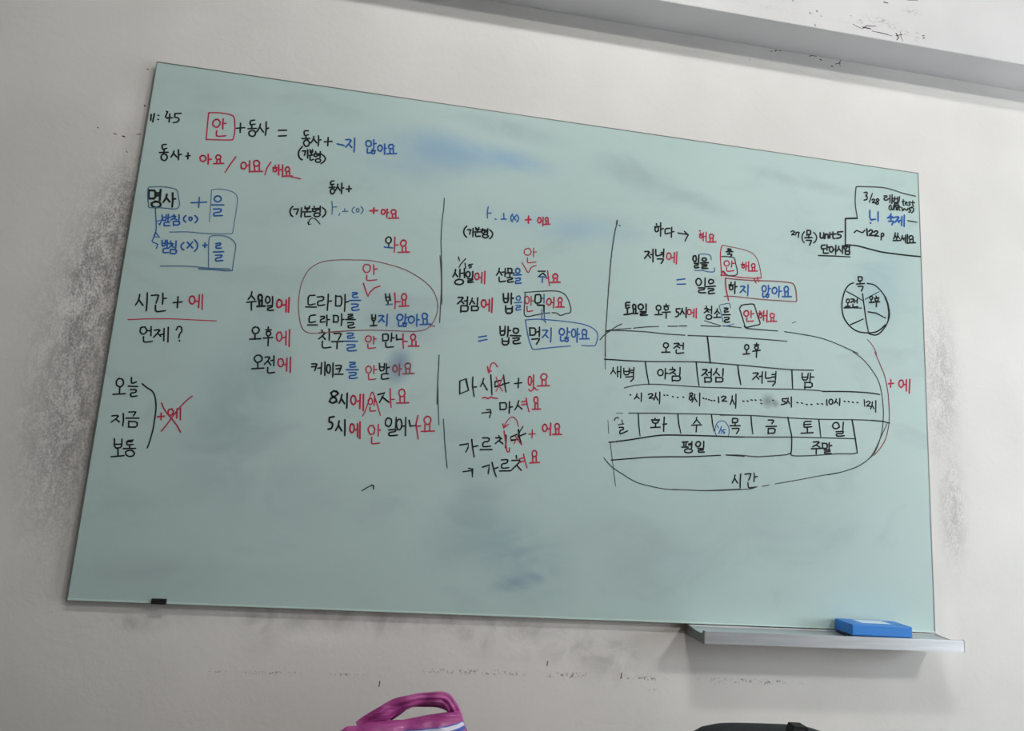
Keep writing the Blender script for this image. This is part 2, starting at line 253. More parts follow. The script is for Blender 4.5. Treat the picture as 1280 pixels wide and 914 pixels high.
# marker ink: flat strokes on the glass. Each line is a colour letter, the stroke width, then x z pairs, all in tenths of a millimetre from the sheet's lower left corner.
INK_STROKES = '''
#handwriting|small black time 11:45 at the board's top left corner
k39 50 10691 60 10547
k39 116 10720 108 10514
k33 196 10695 218 10689
k33 205 10594 227 10588
#handwriting|small black time 11:45 at the board's top left corner
k37 390 10810 383 10778 363 10681 389 10656 486 10676 518 10683
k37 444 10764 457 10563
k37 555 10781 556 10764 557 10712 571 10696 613 10700 635 10693 659 10668 661 10646 642 10605 618 10586 565 10567 547 10561
k37 554 10791 685 10818
k33 358 10818 380 10812
#handwriting|red framed word on the top line
r37 1459 10788 1424 10755 1400 10715 1403 10662 1420 10618 1464 10599 1498 10589 1536 10619 1557 10670 1561 10726 1531 10770 1497 10794 1452 10784
r38 1615 10824 1616 10796 1620 10713 1625 10662 1635 10591 1638 10568
r38 1619 10704 1691 10721
r37 1512 10507 1512 10483 1515 10411 1527 10384 1560 10375 1602 10381 1695 10407 1726 10416
r30 1278 10924 1280 10888 1282 10839 1285 10780 1288 10717 1291 10654 1294 10596 1297 10538 1300 10475 1303 10413 1306 10355 1308 10306 1310 10270 1306 10260 1340 10263 1388 10268 1444 10274 1504 10280 1561 10287 1611 10293 1654 10298 1696 10304 1735 10309 1771 10315 1802 10320 1829 10325 1849 10329 1864 10331 1874 10332 1882 10336 1888 10344 1894 10357 1900 10378 1904 10404 1907 10435 1908 10468 1908 10501 1908 10532 1908 10563 1906 10594 1903 10625 1899 10656 1895 10688 1890 10719 1884 10751 1877 10785 1869 10820 1861 10852 1853 10880 1844 10902 1836 10919 1828 10929 1819 10934 1807 10937 1792 10941 1775 10946 1757 10951 1736 10955 1714 10958 1689 10961 1663 10962 1634 10963 1603 10964 1570 10963 1535 10962 1501 10960 1468 10957 1434 10953 1398 10947 1361 10940 1327 10934 1299 10928 1278 10924
#handwriting|black word with plus and equals sign on the top line
k38 1934 10633 2110 10677
k38 2010 10773 2029 10541
k38 2311 10899 2293 10894 2239 10878 2221 10853 2222 10797 2227 10776 2241 10772 2263 10777 2314 10793 2331 10799
k38 2265 10745 2272 10678
k38 2191 10662 2378 10698
k38 2276 10627 2248 10612 2223 10579 2226 10540 2247 10497 2277 10491 2321 10486 2353 10511 2370 10542 2369 10580 2346 10624 2312 10629 2281 10627
k38 2452 10823 2450 10803 2445 10743 2433 10701 2403 10634 2393 10612
k38 2450 10741 2543 10632
k38 2575 10896 2579 10858 2592 10744 2596 10677 2596 10590 2596 10561
k38 2593 10715 2647 10749
#handwriting|black word with plus and equals sign on the top line
k38 2874 10724 3055 10755
#handwriting|black word with plus and equals sign on the top line
k38 2891 10580 3065 10618
#handwriting|black and blue phrase at the end of the top line
k38 3549 10816 3530 10813 3473 10805 3456 10780 3464 10716 3472 10693 3487 10689 3506 10693 3548 10711 3562 10717
k38 3507 10680 3519 10616
k38 3425 10596 3605 10626
k38 3518 10570 3494 10551 3474 10509 3476 10482 3495 10446 3523 10416 3559 10418 3588 10438 3603 10486 3605 10524 3588 10549 3557 10582 3519 10571
k38 3692 10693 3690 10675 3684 10621 3673 10585 3647 10534 3639 10517
k38 3698 10622 3772 10541
k38 3794 10724 3798 10695 3809 10610 3813 10558 3815 10489 3815 10466
k38 3813 10614 3861 10632
k38 3941 10589 4117 10630
k38 4019 10715 4031 10505
#handwriting|black and blue phrase at the end of the top line
b40 4244 10583 4403 10568
b39 4427 10719 4454 10724 4533 10738 4551 10721 4528 10658 4505 10616 4460 10551 4445 10529
b39 4512 10619 4589 10541
b39 4631 10789 4634 10754 4644 10648 4648 10577 4652 10471 4654 10435
#handwriting|black and blue phrase at the end of the top line
b39 4957 10776 4921 10759 4906 10715 4913 10668 4924 10636 4957 10618 4987 10622 5014 10637 5036 10676 5033 10714 5017 10764 4983 10772 4958 10773
b39 5082 10816 5085 10791 5092 10718 5097 10676 5102 10623 5104 10605
b39 5088 10709 5146 10728
b39 4955 10571 4956 10549 4958 10481 4962 10457 4970 10451 4986 10455 5027 10472 5041 10478
b39 5078 10577 5089 10554
b39 5053 10527 5146 10547
b39 5091 10538 5078 10522 5059 10507 5068 10486 5073 10462 5094 10458 5110 10457 5124 10462 5134 10479 5135 10511 5133 10521 5109 10533 5092 10530
b39 5237 10698 5213 10675 5195 10639 5200 10601 5208 10564 5238 10548 5264 10542 5286 10572 5300 10605 5302 10643 5283 10675 5261 10702 5236 10696
b39 5348 10742 5350 10713 5357 10626 5361 10574 5366 10503 5367 10480
b39 5347 10617 5395 10638
b39 5492 10750 5462 10740 5449 10705 5443 10681 5462 10648 5487 10640 5519 10641 5544 10658 5560 10679 5565 10712 5545 10742 5521 10760 5488 10749
b39 5485 10617 5496 10514
b39 5560 10637 5575 10540
b39 5414 10498 5655 10541
#handwriting|small black bracketed word below the top line
k38 3459 10400 3447 10379 3409 10318 3395 10277 3390 10216 3396 10177 3421 10117 3442 10092 3480 10074 3493 10068
k38 3471 10285 3485 10290 3527 10304 3541 10299 3540 10270 3538 10245 3531 10199 3529 10184
k38 3588 10338 3590 10317 3597 10255 3601 10213 3607 10147 3609 10126
k38 3642 10346 3644 10330 3651 10281 3663 10268 3692 10278 3701 10296 3698 10343 3697 10358
k38 3651 10307 3705 10319
k38 3682 10261 3687 10216
k38 3635 10200 3744 10227
k38 3658 10183 3660 10165 3665 10110 3671 10090 3682 10086 3698 10090 3732 10109 3744 10115
k38 3771 10318 3779 10292
k38 3742 10260 3824 10269
k38 3773 10258 3761 10247 3750 10238 3749 10212 3758 10202 3774 10190 3792 10191 3805 10205 3819 10216 3816 10241 3806 10253 3795 10263 3778 10262
k38 3834 10264 3877 10283
k38 3837 10228 3880 10238
k38 3879 10331 3889 10177
k38 3838 10147 3807 10129 3793 10109 3794 10087 3806 10068 3836 10053 3867 10060 3892 10069 3903 10089 3909 10121 3895 10134 3866 10146 3833 10148
k38 3903 10276 3920 10266 3972 10235 3994 10213 4011 10178 4011 10151 3994 10108 3976 10081 3938 10046 3925 10034
#handwriting|second line in black and red with slashes
k37 474 10012 457 10008 404 9996 390 9973 399 9917 407 9895 421 9885 440 9890 483 9912 497 9919
k37 449 9887 452 9808
k37 359 9795 540 9828
k36 454 9775 424 9753 407 9709 410 9677 429 9640 458 9621 493 9618 521 9641 539 9681 535 9721 520 9752 487 9774 453 9773
k37 661 9876 660 9862 656 9820 647 9789 625 9738 618 9722
k37 662 9813 737 9742
k37 753 9920 757 9894 767 9815 773 9767 780 9702 782 9680
k37 778 9795 826 9819
k37 932 9790 1016 9814
k37 965 9877 982 9730
#handwriting|second line in black and red with slashes
r37 1283 9859 1259 9839 1235 9805 1246 9764 1262 9730 1293 9715 1321 9712 1346 9735 1371 9768 1367 9802 1349 9836 1318 9860 1284 9858
r37 1403 9905 1408 9878 1421 9796 1427 9748 1432 9685 1433 9663
r37 1431 9777 1488 9795
r37 1620 9917 1592 9901 1581 9877 1580 9845 1591 9826 1614 9808 1648 9812 1669 9832 1686 9851 1684 9884 1670 9904 1643 9917 1613 9917
r37 1610 9816 1614 9721
r37 1678 9819 1691 9725
r37 1551 9693 1766 9732
#handwriting|second line in black and red with slashes
r33 2013 9931 1918 9737 1828 9517
#handwriting|second line in black and red with slashes
r37 2194 9817 2166 9801 2152 9764 2154 9721 2166 9675 2200 9662 2223 9656 2255 9686 2270 9716 2265 9765 2244 9803 2221 9818 2191 9823
r37 2281 9749 2332 9767
r37 2327 9878 2355 9602
r37 2471 9907 2438 9889 2417 9855 2424 9816 2441 9778 2467 9768 2500 9766 2531 9792 2553 9819 2553 9854 2534 9885 2503 9907 2471 9900
r37 2447 9768 2466 9647
r37 2554 9782 2567 9660
r37 2376 9614 2639 9658
r33 2799 9910 2727 9743 2704 9578
r37 2901 9847 2911 9818
r37 2856 9777 2948 9793
r37 2896 9784 2881 9771 2872 9746 2876 9716 2880 9693 2901 9688 2924 9692 2937 9697 2944 9720 2951 9748 2938 9772 2924 9775 2896 9775
r37 2980 9870 3009 9619
r37 2993 9741 3075 9763
r37 3069 9882 3100 9586
r37 3175 9841 3155 9823 3138 9799 3142 9772 3152 9740 3176 9725 3199 9726 3221 9744 3233 9772 3236 9803 3219 9829 3200 9846 3171 9843
r37 3175 9727 3186 9624
r37 3243 9735 3255 9628
r37 3113 9602 3310 9636
r30 3278 9618 3508 9591
#handwriting|black noun word in a thin blue frame at left
k47 261 8875 291 8663
k47 275 8866 302 8868 381 8875 411 8839 423 8725 400 8684 320 8675 294 8672
k47 429 8811 510 8843
k47 447 8756 510 8785
k47 509 8913 528 8660
k47 442 8618 400 8596 370 8570 373 8523 400 8500 435 8479 490 8482 533 8501 563 8543 560 8577 534 8605 491 8621 435 8626
k43 658 8822 656 8802 651 8742 640 8702 614 8643 606 8624
k43 651 8748 743 8648
k43 773 8871 779 8834 796 8724 803 8659 808 8573 810 8544
k43 791 8721 852 8739
c21 265 8947 296 8952 338 8960 388 8968 441 8977 493 8985 539 8989 581 8991 623 8992 664 8991 702 8989 736 8986 766 8982 790 8978 809 8974 825 8969 838 8963 850 8953 862 8939 873 8921 881 8899 889 8874 895 8847 902 8820 909 8794 917 8767 926 8739 935 8711 943 8684 950 8658 954 8636 955 8616 955 8599 954 8584 951 8570 946 8557 939 8545 933 8535 926 8525 918 8517 907 8509 890 8503 867 8498 835 8495 796 8493 751 8492 704 8492 656 8491 610 8490 563 8485 511 8479 458 8473 409 8467 367 8465 335 8466 317 8471 309 8478 308 8488 310 8501 312 8518 309 8538 302 8563 293 8594 283 8629 274 8665 265 8700 259 8732 254 8762 250 8792 247 8821 245 8849 244 8873 244 8893 247 8916 254 8930 261 8940 265 8947
#handwriting|blue plus and boxed syllable at left
b32 1193 8690 1523 8747
b32 1352 8841 1367 8603
b36 1734 8925 1701 8913 1682 8880 1675 8833 1696 8805 1734 8790 1772 8787 1810 8814 1825 8841 1820 8882 1801 8915 1770 8930 1730 8930
b36 1625 8696 1898 8732
b36 1688 8602 1722 8608 1825 8627 1858 8617 1856 8568 1826 8545 1741 8524 1713 8502 1716 8458 1728 8445 1762 8450 1799 8457 1877 8472 1902 8477
c21 1588 9038 1613 8761 1641 8296
c19 1586 9051 1602 9056 1622 9064 1647 9073 1674 9082 1702 9090 1730 9096 1758 9099 1789 9101 1821 9101 1852 9100 1884 9098 1914 9095 1944 9092 1974 9087 2004 9082 2032 9075 2058 9066 2081 9054 2102 9040 2119 9026 2135 9009 2149 8989 2161 8966 2170 8937 2177 8904 2182 8865 2184 8822 2185 8777 2186 8731 2186 8684 2186 8635 2185 8584 2184 8531 2182 8478 2180 8426 2179 8378 2179 8330 2179 8282 2179 8236 2179 8193 2179 8155 2177 8125 2171 8096 2163 8082 2155 8076 2149 8071
c22 839 7945 879 7951 933 7959 998 7969 1066 7979 1134 7988 1195 7995 1251 7998 1305 8000 1358 8001 1410 8002 1460 8002 1510 8004 1556 8006 1599 8008 1641 8010 1684 8012 1729 8016 1780 8020 1840 8027 1909 8035 1981 8044 2050 8053 2108 8061 2150 8066
#handwriting|blue bracket note with arrow under the boxed noun
b26 460 8482 463 8460 468 8429 474 8392 481 8354 487 8317 492 8287 497 8263 501 8244 505 8228 510 8210 514 8191 519 8165 524 8134 531 8097 537 8058 543 8018 548 7980 550 7946 550 7917 548 7889 544 7864 540 7840 536 7818 532 7795 526 7774 519 7752 511 7732 505 7713 504 7696 508 7682 522 7669 543 7659 569 7651 595 7645 617 7639 632 7635
b30 535 8163 632 8210 602 8077 580 8111
b26 542 7908 642 7797 521 7794 542 7908
b26 632 7635 614 7530
b35 624 8322 629 8297 645 8222 665 8199 710 8205 722 8234 714 8313 712 8340
b36 638 8265 719 8284
b36 753 8354 754 8338 758 8290 760 8258 765 8210 766 8194
b36 763 8278 805 8287
b35 805 8175 783 8171 717 8159 696 8138 701 8091 708 8076 724 8080 748 8084 802 8092 820 8094
b36 871 8364 878 8338
b36 824 8317 843 8321 900 8334 912 8329 892 8298 873 8276 838 8240 826 8228
b36 883 8283 941 8251
b36 979 8372 981 8357 987 8311 989 8283 992 8242 993 8228
b35 887 8199 897 8106
b36 882 8204 908 8207 986 8216 1012 8203 1015 8153 992 8134 919 8124 895 8121
b36 1125 8373 1118 8365 1098 8339 1090 8321 1086 8291 1090 8274 1103 8250 1115 8238 1137 8226 1145 8223
b36 1225 8350 1209 8338 1201 8319 1202 8298 1210 8282 1227 8271 1245 8271 1259 8283 1267 8302 1267 8321 1257 8339 1242 8348 1224 8348
b36 1316 8397 1327 8389 1360 8366 1374 8351 1383 8326 1384 8308 1376 8276 1366 8258 1345 8236 1337 8228
#handwriting|lower blue bracket note beside a boxed syllable
b35 707 7731 712 7706 725 7628 742 7604 779 7610 789 7638 780 7718 777 7744
b35 718 7663 789 7676
b35 813 7750 816 7731 825 7673 830 7637 835 7586 836 7569
b35 827 7679 861 7681
b35 862 7562 841 7559 780 7551 761 7531 766 7478 774 7459 792 7454 814 7456 864 7468 880 7472
b35 887 7735 898 7712
b35 863 7670 881 7674 935 7688 947 7682 930 7649 914 7627 881 7591 870 7579
b35 916 7643 974 7598
b35 1002 7752 1004 7735 1009 7684 1012 7651 1015 7604 1016 7588
b35 913 7553 923 7456
b35 916 7539 939 7544 1010 7557 1036 7541 1044 7480 1023 7457 953 7449 929 7446
#handwriting|lower blue bracket note beside a boxed syllable
b35 1171 7738 1162 7728 1136 7698 1126 7679 1123 7648 1127 7629 1143 7600 1157 7585 1185 7571 1194 7567
b35 1241 7756 1372 7634
b35 1350 7771 1259 7620
b35 1387 7827 1400 7815 1438 7780 1455 7755 1468 7714 1470 7684 1463 7636 1453 7608 1430 7571 1423 7559
b35 1576 7717 1669 7740
b35 1617 7784 1626 7677
b36 1850 7794 1869 7800 1926 7820 1945 7814 1946 7776 1930 7762 1882 7758 1865 7745 1864 7708 1872 7695 1897 7692 1921 7694 1965 7703 1980 7706
b35 1824 7594 2041 7627
b35 1878 7521 1904 7527 1984 7544 2009 7538 2006 7502 1982 7483 1915 7462 1894 7442 1896 7403 1907 7392 1936 7397 1966 7403 2027 7417 2048 7422
c21 1768 7216 1763 7259 1754 7318 1745 7388 1735 7462 1726 7533 1718 7594 1712 7647 1705 7698 1700 7747 1695 7791 1692 7831 1691 7864 1692 7890 1693 7910 1696 7924 1701 7936 1709 7945 1720 7955 1735 7964 1754 7972 1776 7977 1800 7982 1826 7986 1852 7989 1880 7992 1910 7995 1942 7997 1974 7998 2005 7997 2034 7994 2060 7989 2086 7981 2111 7972 2135 7961 2157 7949 2178 7937 2197 7923 2216 7909 2233 7893 2248 7876 2261 7857 2271 7835 2278 7811 2283 7786 2285 7758 2286 7728 2286 7696 2286 7662 2286 7624 2285 7582 2284 7538 2282 7493 2280 7451 2279 7412 2279 7375 2279 7339 2279 7304 2280 7272 2280 7246 2280 7226
c22 759 7136 792 7140 837 7147 890 7154 948 7162 1007 7170 1063 7176 1116 7182 1169 7187 1223 7193 1278 7197 1335 7202 1393 7205 1453 7207 1514 7207 1576 7207 1640 7207 1706 7207 1774 7210 1849 7214 1934 7220 2021 7227 2102 7234 2172 7240 2221 7244
c35 1566 7168 1889 7189 2160 7195 2282 7214
#handwriting|black time word plus a red particle above the red rule
k34 426 6447 427 6422 428 6349 418 6300 387 6225 377 6200
k34 417 6339 530 6211
k34 577 6501 582 6462 597 6344 605 6263 612 6139 615 6098
k34 666 6451 695 6457 785 6476 814 6469 812 6428 807 6389 794 6313 790 6287
k34 895 6530 900 6501 914 6414 920 6365 922 6304 923 6284
k34 913 6410 983 6421
k34 784 6242 787 6217 797 6144 808 6116 832 6103 872 6107 971 6132 1004 6140
#handwriting|black time word plus a red particle above the red rule
k34 1141 6336 1321 6375
k34 1220 6483 1242 6232
#handwriting|black time word plus a red particle above the red rule
r34 1500 6524 1479 6511 1465 6472 1468 6414 1485 6379 1509 6356 1547 6350 1571 6374 1581 6408 1584 6460 1563 6499 1530 6531 1505 6528
r35 1602 6419 1671 6430
r34 1660 6571 1683 6285
r34 1722 6586 1758 6250
#handwriting|black time word plus a red particle above the red rule
r23 270 5861 315 5868 377 5877 451 5888 531 5900 614 5912 693 5922 771 5931 852 5940 935 5949 1018 5958 1100 5966 1179 5972 1255 5978 1329 5982 1401 5985 1473 5988 1546 5991 1621 5995 1704 6000 1794 6004 1885 6009 1970 6014 2042 6018 2094 6021
#handwriting|black question word below the red rule
k34 595 5726 561 5715 554 5668 551 5630 575 5594 602 5573 635 5574 665 5599 684 5626 684 5678 661 5705 634 5734 592 5727
k34 707 5656 767 5666
k34 763 5755 787 5552
k33 640 5517 643 5496 652 5434 664 5409 691 5399 727 5403 808 5426 835 5434
k34 839 5679 863 5686 933 5707 949 5696 925 5641 903 5603 861 5543 847 5523
k34 914 5629 987 5559
k34 977 5595 1053 5620
k34 1034 5738 1064 5466
k34 1115 5776 1154 5449
#handwriting|black question word below the red rule
k34 1286 5733 1292 5750 1309 5803 1328 5818 1370 5812 1389 5793 1405 5739 1401 5705 1374 5657 1365 5625 1364 5578 1364 5563
k34 1382 5510 1388 5490
#handwriting|three black time words with a curved bracket at lower left
k33 290 4565 258 4534 241 4497 247 4445 268 4400 304 4388 344 4381 373 4411 387 4441 388 4485 370 4533 331 4557 291 4554
k33 327 4379 341 4246
k33 217 4209 458 4244
k33 529 4604 532 4582 540 4515 548 4490 564 4481 584 4485 626 4506 641 4514
k33 495 4411 680 4419
k33 549 4337 572 4341 640 4352 663 4341 665 4300 645 4283 585 4272 567 4255 572 4213 582 4198 606 4195 632 4199 683 4213 699 4218
#handwriting|three black time words with a curved bracket at lower left
k32 266 3749 291 3754 369 3770 388 3759 367 3712 342 3680 289 3632 271 3615
k32 349 3692 432 3634
k32 483 3820 487 3793 502 3713 508 3660 511 3581 512 3554
k32 588 3858 615 3862 698 3872 724 3868 719 3846 711 3827 694 3793 688 3781
k32 549 3724 811 3743
k32 614 3663 632 3547
k32 612 3660 647 3661 751 3664 788 3642 795 3574 763 3548 661 3540 627 3538
#handwriting|three black time words with a curved bracket at lower left
k32 387 3271 395 3231 418 3113 452 3079 530 3092 553 3132 541 3240 538 3276
k32 401 3153 542 3169
k32 491 3062 514 2915
k32 379 2891 630 2932
k32 762 3273 737 3268 665 3252 642 3230 649 3181 656 3164 670 3162 695 3165 756 3177 776 3181
k32 647 3226 746 3235
k32 704 3173 717 3101
k32 595 3078 835 3100
k32 718 3046 678 3040 653 3011 656 2972 677 2948 716 2926 758 2923 807 2939 828 2978 826 3005 801 3032 759 3058 717 3047
#handwriting|three black time words with a curved bracket at lower left
k29 766 4489 776 4481 791 4470 808 4457 827 4443 846 4429 866 4416 885 4405 907 4394 929 4384 951 4373 972 4360 990 4345 1006 4328 1021 4309 1034 4289 1046 4267 1057 4242 1068 4215 1078 4185 1087 4151 1096 4115 1104 4078 1111 4040 1116 4002 1120 3963 1123 3923 1124 3882 1125 3841 1125 3800 1126 3759 1126 3718 1126 3678 1126 3638 1126 3597 1125 3557 1123 3516 1119 3475 1115 3432 1110 3389 1105 3347 1100 3308 1095 3273 1090 3241 1084 3211 1079 3184 1073 3160 1069 3140 1066 3125
#handwriting|red particle crossed out with a red X
r33 1169 3801 1313 3828
r32 1238 3888 1253 3744
r33 1406 3989 1385 3975 1374 3947 1378 3909 1385 3878 1409 3861 1446 3858 1463 3873 1474 3905 1478 3947 1458 3973 1441 3995 1409 3988
r33 1495 3890 1547 3906
r33 1547 4010 1566 3805
r33 1614 4023 1644 3775
r27 1216 4105 1224 4090 1235 4069 1248 4045 1263 4018 1280 3990 1300 3962 1323 3934 1351 3904 1380 3873 1410 3842 1439 3813 1465 3786 1488 3762 1509 3741 1529 3721 1548 3702 1566 3682 1585 3660 1604 3634 1624 3605 1644 3575 1662 3547 1677 3523 1688 3506
r28 1817 4306 1806 4295 1791 4280 1773 4263 1754 4243 1734 4222 1715 4201 1698 4180 1680 4158 1662 4135 1644 4111 1626 4084 1607 4056 1587 4024 1566 3989 1544 3952 1523 3914 1502 3877 1483 3841 1465 3807 1447 3772 1431 3738 1415 3705 1399 3674 1383 3644 1367 3616 1350 3588 1334 3561 1319 3537 1306 3518 1297 3503
#handwriting|black word and plus above the second column
k38 4265 9645 4251 9641 4210 9628 4197 9608 4201 9560 4206 9544 4217 9545 4232 9549 4264 9561 4275 9565
k38 4241 9537 4248 9468
k38 4179 9466 4308 9493
k37 4247 9448 4227 9425 4215 9401 4215 9365 4231 9340 4252 9320 4277 9320 4297 9343 4312 9373 4309 9399 4298 9426 4277 9446 4252 9438
k38 4365 9576 4364 9561 4360 9517 4352 9485 4333 9430 4327 9412
k38 4364 9517 4430 9434
k38 4452 9615 4454 9588 4462 9504 4466 9452 4469 9380 4471 9356
k38 4463 9484 4506 9502
k38 4568 9481 4686 9508
k38 4625 9571 4636 9426
#handwriting|bracketed black word with blue vowels and red ending heading the second column
k37 3413 8895 3404 8882 3378 8842 3368 8814 3365 8769 3370 8740 3386 8698 3401 8678 3429 8658 3439 8651
k37 3435 8827 3456 8832 3520 8847 3541 8843 3540 8815 3534 8787 3518 8732 3513 8713
k37 3608 8885 3611 8862 3620 8793 3623 8747 3623 8681 3624 8659
k37 3684 8929 3687 8916 3695 8875 3715 8864 3764 8872 3781 8890 3783 8936 3783 8951
k37 3683 8885 3772 8901
k37 3741 8849 3749 8799
k37 3649 8791 3834 8818
k37 3696 8764 3697 8748 3702 8699 3709 8683 3727 8682 3753 8687 3816 8702 3837 8707
k37 3886 8960 3890 8937
k37 3850 8894 3955 8916
k37 3891 8892 3871 8884 3862 8873 3864 8850 3874 8834 3893 8830 3911 8825 3929 8838 3945 8858 3943 8871 3931 8891 3915 8894 3893 8893
k37 3970 8919 4017 8930
k37 3967 8885 4022 8896
k37 4025 8982 4037 8833
k37 3958 8799 3929 8789 3906 8769 3908 8748 3922 8724 3954 8710 3992 8721 4022 8730 4040 8754 4048 8778 4032 8797 3995 8810 3958 8804
k37 4078 8954 4091 8945 4132 8916 4150 8895 4163 8860 4163 8833 4152 8786 4138 8761 4109 8731 4099 8722
k25 4065 8546 4055 8557 4040 8573 4023 8592 4004 8611 3986 8629 3969 8642 3954 8651 3939 8658 3924 8664 3909 8668 3895 8669 3882 8667 3869 8663 3856 8655 3844 8645 3834 8634 3825 8621 3817 8607 3813 8590 3810 8570 3810 8549 3810 8528 3810 8511 3810 8498
k25 3786 8557 3810 8498 3864 8521
#handwriting|bracketed black word with blue vowels and red ending heading the second column
c27 4276 9130 4305 8963 4310 8815
c27 4302 8994 4401 9013
#handwriting|bracketed black word with blue vowels and red ending heading the second column
c25 4483 8862 4471 8805
c28 4540 8916 4659 8938
c27 4584 8994 4591 8929
c26 4804 9060 4796 9052 4771 9027 4761 9009 4756 8980 4758 8962 4773 8937 4785 8925 4808 8914 4816 8910
c26 4876 9034 4861 9022 4853 9002 4853 8978 4862 8962 4877 8948 4892 8950 4909 8960 4915 8980 4917 9004 4907 9023 4892 9032 4876 9034
c26 4950 9089 4959 9082 4987 9063 5000 9047 5008 9020 5008 9000 5001 8966 4992 8946 4972 8921 4966 8912
#handwriting|bracketed black word with blue vowels and red ending heading the second column
r44 5169 9017 5338 9044
r43 5251 9099 5257 8961
r38 5468 9086 5446 9073 5435 9044 5436 9011 5443 8984 5467 8967 5487 8970 5510 8988 5521 9010 5518 9048 5512 9069 5490 9086 5467 9088
r38 5562 9114 5563 9092 5565 9027 5567 8986 5572 8928 5573 8908
r38 5562 9021 5602 9029
r38 5700 9114 5679 9099 5659 9074 5660 9044 5671 9020 5700 9003 5728 9011 5755 9026 5774 9053 5772 9078 5755 9103 5737 9117 5704 9112
r38 5697 9001 5704 8909
r38 5771 9022 5781 8924
r38 5613 8887 5851 8923
#handwriting|short black, blue and red word near the top of the second column
k35 5656 8428 5649 8422 5639 8413 5628 8403 5617 8392 5608 8380 5603 8369 5600 8354 5601 8337 5604 8320 5609 8305 5616 8293 5626 8283 5639 8276 5654 8270 5669 8268 5682 8270 5692 8276 5701 8286 5711 8298 5719 8311 5725 8325 5728 8338 5729 8353 5726 8370 5721 8386 5714 8401 5707 8412 5695 8421 5680 8425 5665 8427 5656 8428
k31 5676 8269 5684 8184
b35 5584 8166 5773 8170
r35 5806 8440 5818 8256 5826 8071
r35 5819 8240 5896 8259
r37 6001 8388 5967 8362 5956 8333 5948 8296 5963 8258 5999 8241 6033 8244 6061 8265 6077 8302 6081 8336 6067 8371 6038 8394 5999 8388
r37 5999 8227 6011 8097
r37 6081 8237 6092 8119
r37 5911 8075 6173 8117
#handwriting|red word with a tick mark at the top of the oval
r29 5211 7704 5172 7679 5152 7627 5152 7573 5174 7539 5204 7506 5253 7506 5295 7535 5313 7581 5314 7630 5299 7680 5259 7698 5209 7698
r29 5381 7710 5384 7684 5395 7607 5400 7560 5405 7494 5406 7473
r29 5402 7604 5478 7621
r29 5251 7441 5252 7417 5254 7346 5266 7321 5298 7316 5345 7323 5452 7348 5487 7356
#handwriting|red word with a tick mark at the top of the oval
r30 5192 7238 5254 7092 5328 6942
r30 5575 7213 5462 7160 5365 7048 5328 6942
#drawn_loop|thin brownish red oval around two rows of the second column
m19 6922 6378 6914 6385 6903 6393 6887 6397 6877 6396 6865 6394 6853 6391 6839 6387 6826 6381 6813 6374 6800 6365 6787 6353 6774 6340 6760 6326 6746 6314 6731 6303 6716 6294 6702 6286 6687 6279 6670 6272 6650 6266 6626 6259 6599 6251 6571 6243 6540 6236 6504 6228 6462 6221 6413 6215 6354 6209 6286 6205 6212 6200 6135 6196 6058 6192 5984 6187 5913 6183 5842 6178 5771 6174 5700 6169 5630 6164 5559 6158 5488 6151 5415 6143 5342 6135 5271 6126 5203 6117 5140 6109 5081 6101 5028 6094 4977 6086 4928 6078 4879 6071 4828 6063 4773 6053 4714 6043 4655 6033 4600 6024 4554 6015 4520 6010
m19 5048 6093 5008 6086 4953 6076 4888 6064 4817 6051 4746 6038 4677 6025 4608 6013 4535 6000 4460 5987 4388 5974 4322 5964 4268 5956 4226 5951 4193 5948 4167 5946 4145 5946 4124 5948 4103 5950 4081 5954 4062 5958 4044 5964 4027 5971 4011 5981 3995 5994 3979 6010 3963 6028 3949 6049 3934 6072 3921 6098 3907 6127 3895 6159 3882 6195 3871 6233 3859 6274 3849 6317 3839 6361 3831 6408 3822 6457 3815 6508 3808 6561 3803 6613 3799 6665 3796 6717 3794 6770 3794 6824 3795 6876 3797 6927 3801 6976 3806 7021 3813 7065 3822 7107 3832 7148 3843 7188 3856 7227 3869 7266 3884 7303 3899 7340 3917 7375 3936 7409 3957 7441 3982 7471 4009 7499 4037 7526 4067 7551 4098 7575 4130 7596 4161 7615 4192 7631 4225 7646 4258 7659 4294 7671 4332 7683 4373 7694 4417 7704 4462 7714 4509 7722 4556 7730 4602 7738 4651 7745 4704 7751 4756 7757 4805 7762 4847 7767 4877 7770
m19 4877 7765 4911 7770 4958 7776 5014 7783 5073 7790 5131 7795 5183 7799 5228 7801 5268 7803 5308 7803 5348 7802 5392 7800 5443 7796 5502 7790 5567 7782 5636 7772 5707 7762 5775 7751 5840 7739 5899 7727 5956 7715 6011 7702 6065 7688 6120 7671 6176 7651 6234 7628 6294 7602 6354 7573 6413 7544 6469 7513 6520 7484 6567 7455 6611 7425 6651 7395 6689 7365 6724 7335 6756 7304 6784 7272 6808 7241 6830 7209 6849 7177 6866 7144 6882 7112 6897 7079 6910 7047 6921 7014 6930 6981 6937 6948 6943 6913 6947 6876 6949 6838 6949 6800 6948 6761 6945 6722 6940 6685 6932 6648 6922 6611 6911 6574 6898 6538 6884 6505 6870 6474 6854 6446 6835 6419 6816 6394 6798 6372 6783 6354 6772 6341
#handwriting|top row phrase inside the oval with its day name outside
k35 2763 6770 2762 6751 2758 6692 2746 6655 2715 6601 2704 6583
k35 2754 6685 2846 6596
k35 2683 6511 2879 6556
k35 2782 6524 2803 6344
k44 2945 6715 2920 6700 2912 6670 2915 6631 2925 6607 2950 6581 2970 6578 2990 6599 2996 6629 2997 6673 2981 6702 2967 6721 2942 6722
k44 2942 6587 2958 6468
k44 3003 6599 3017 6476
k44 2910 6440 3083 6467
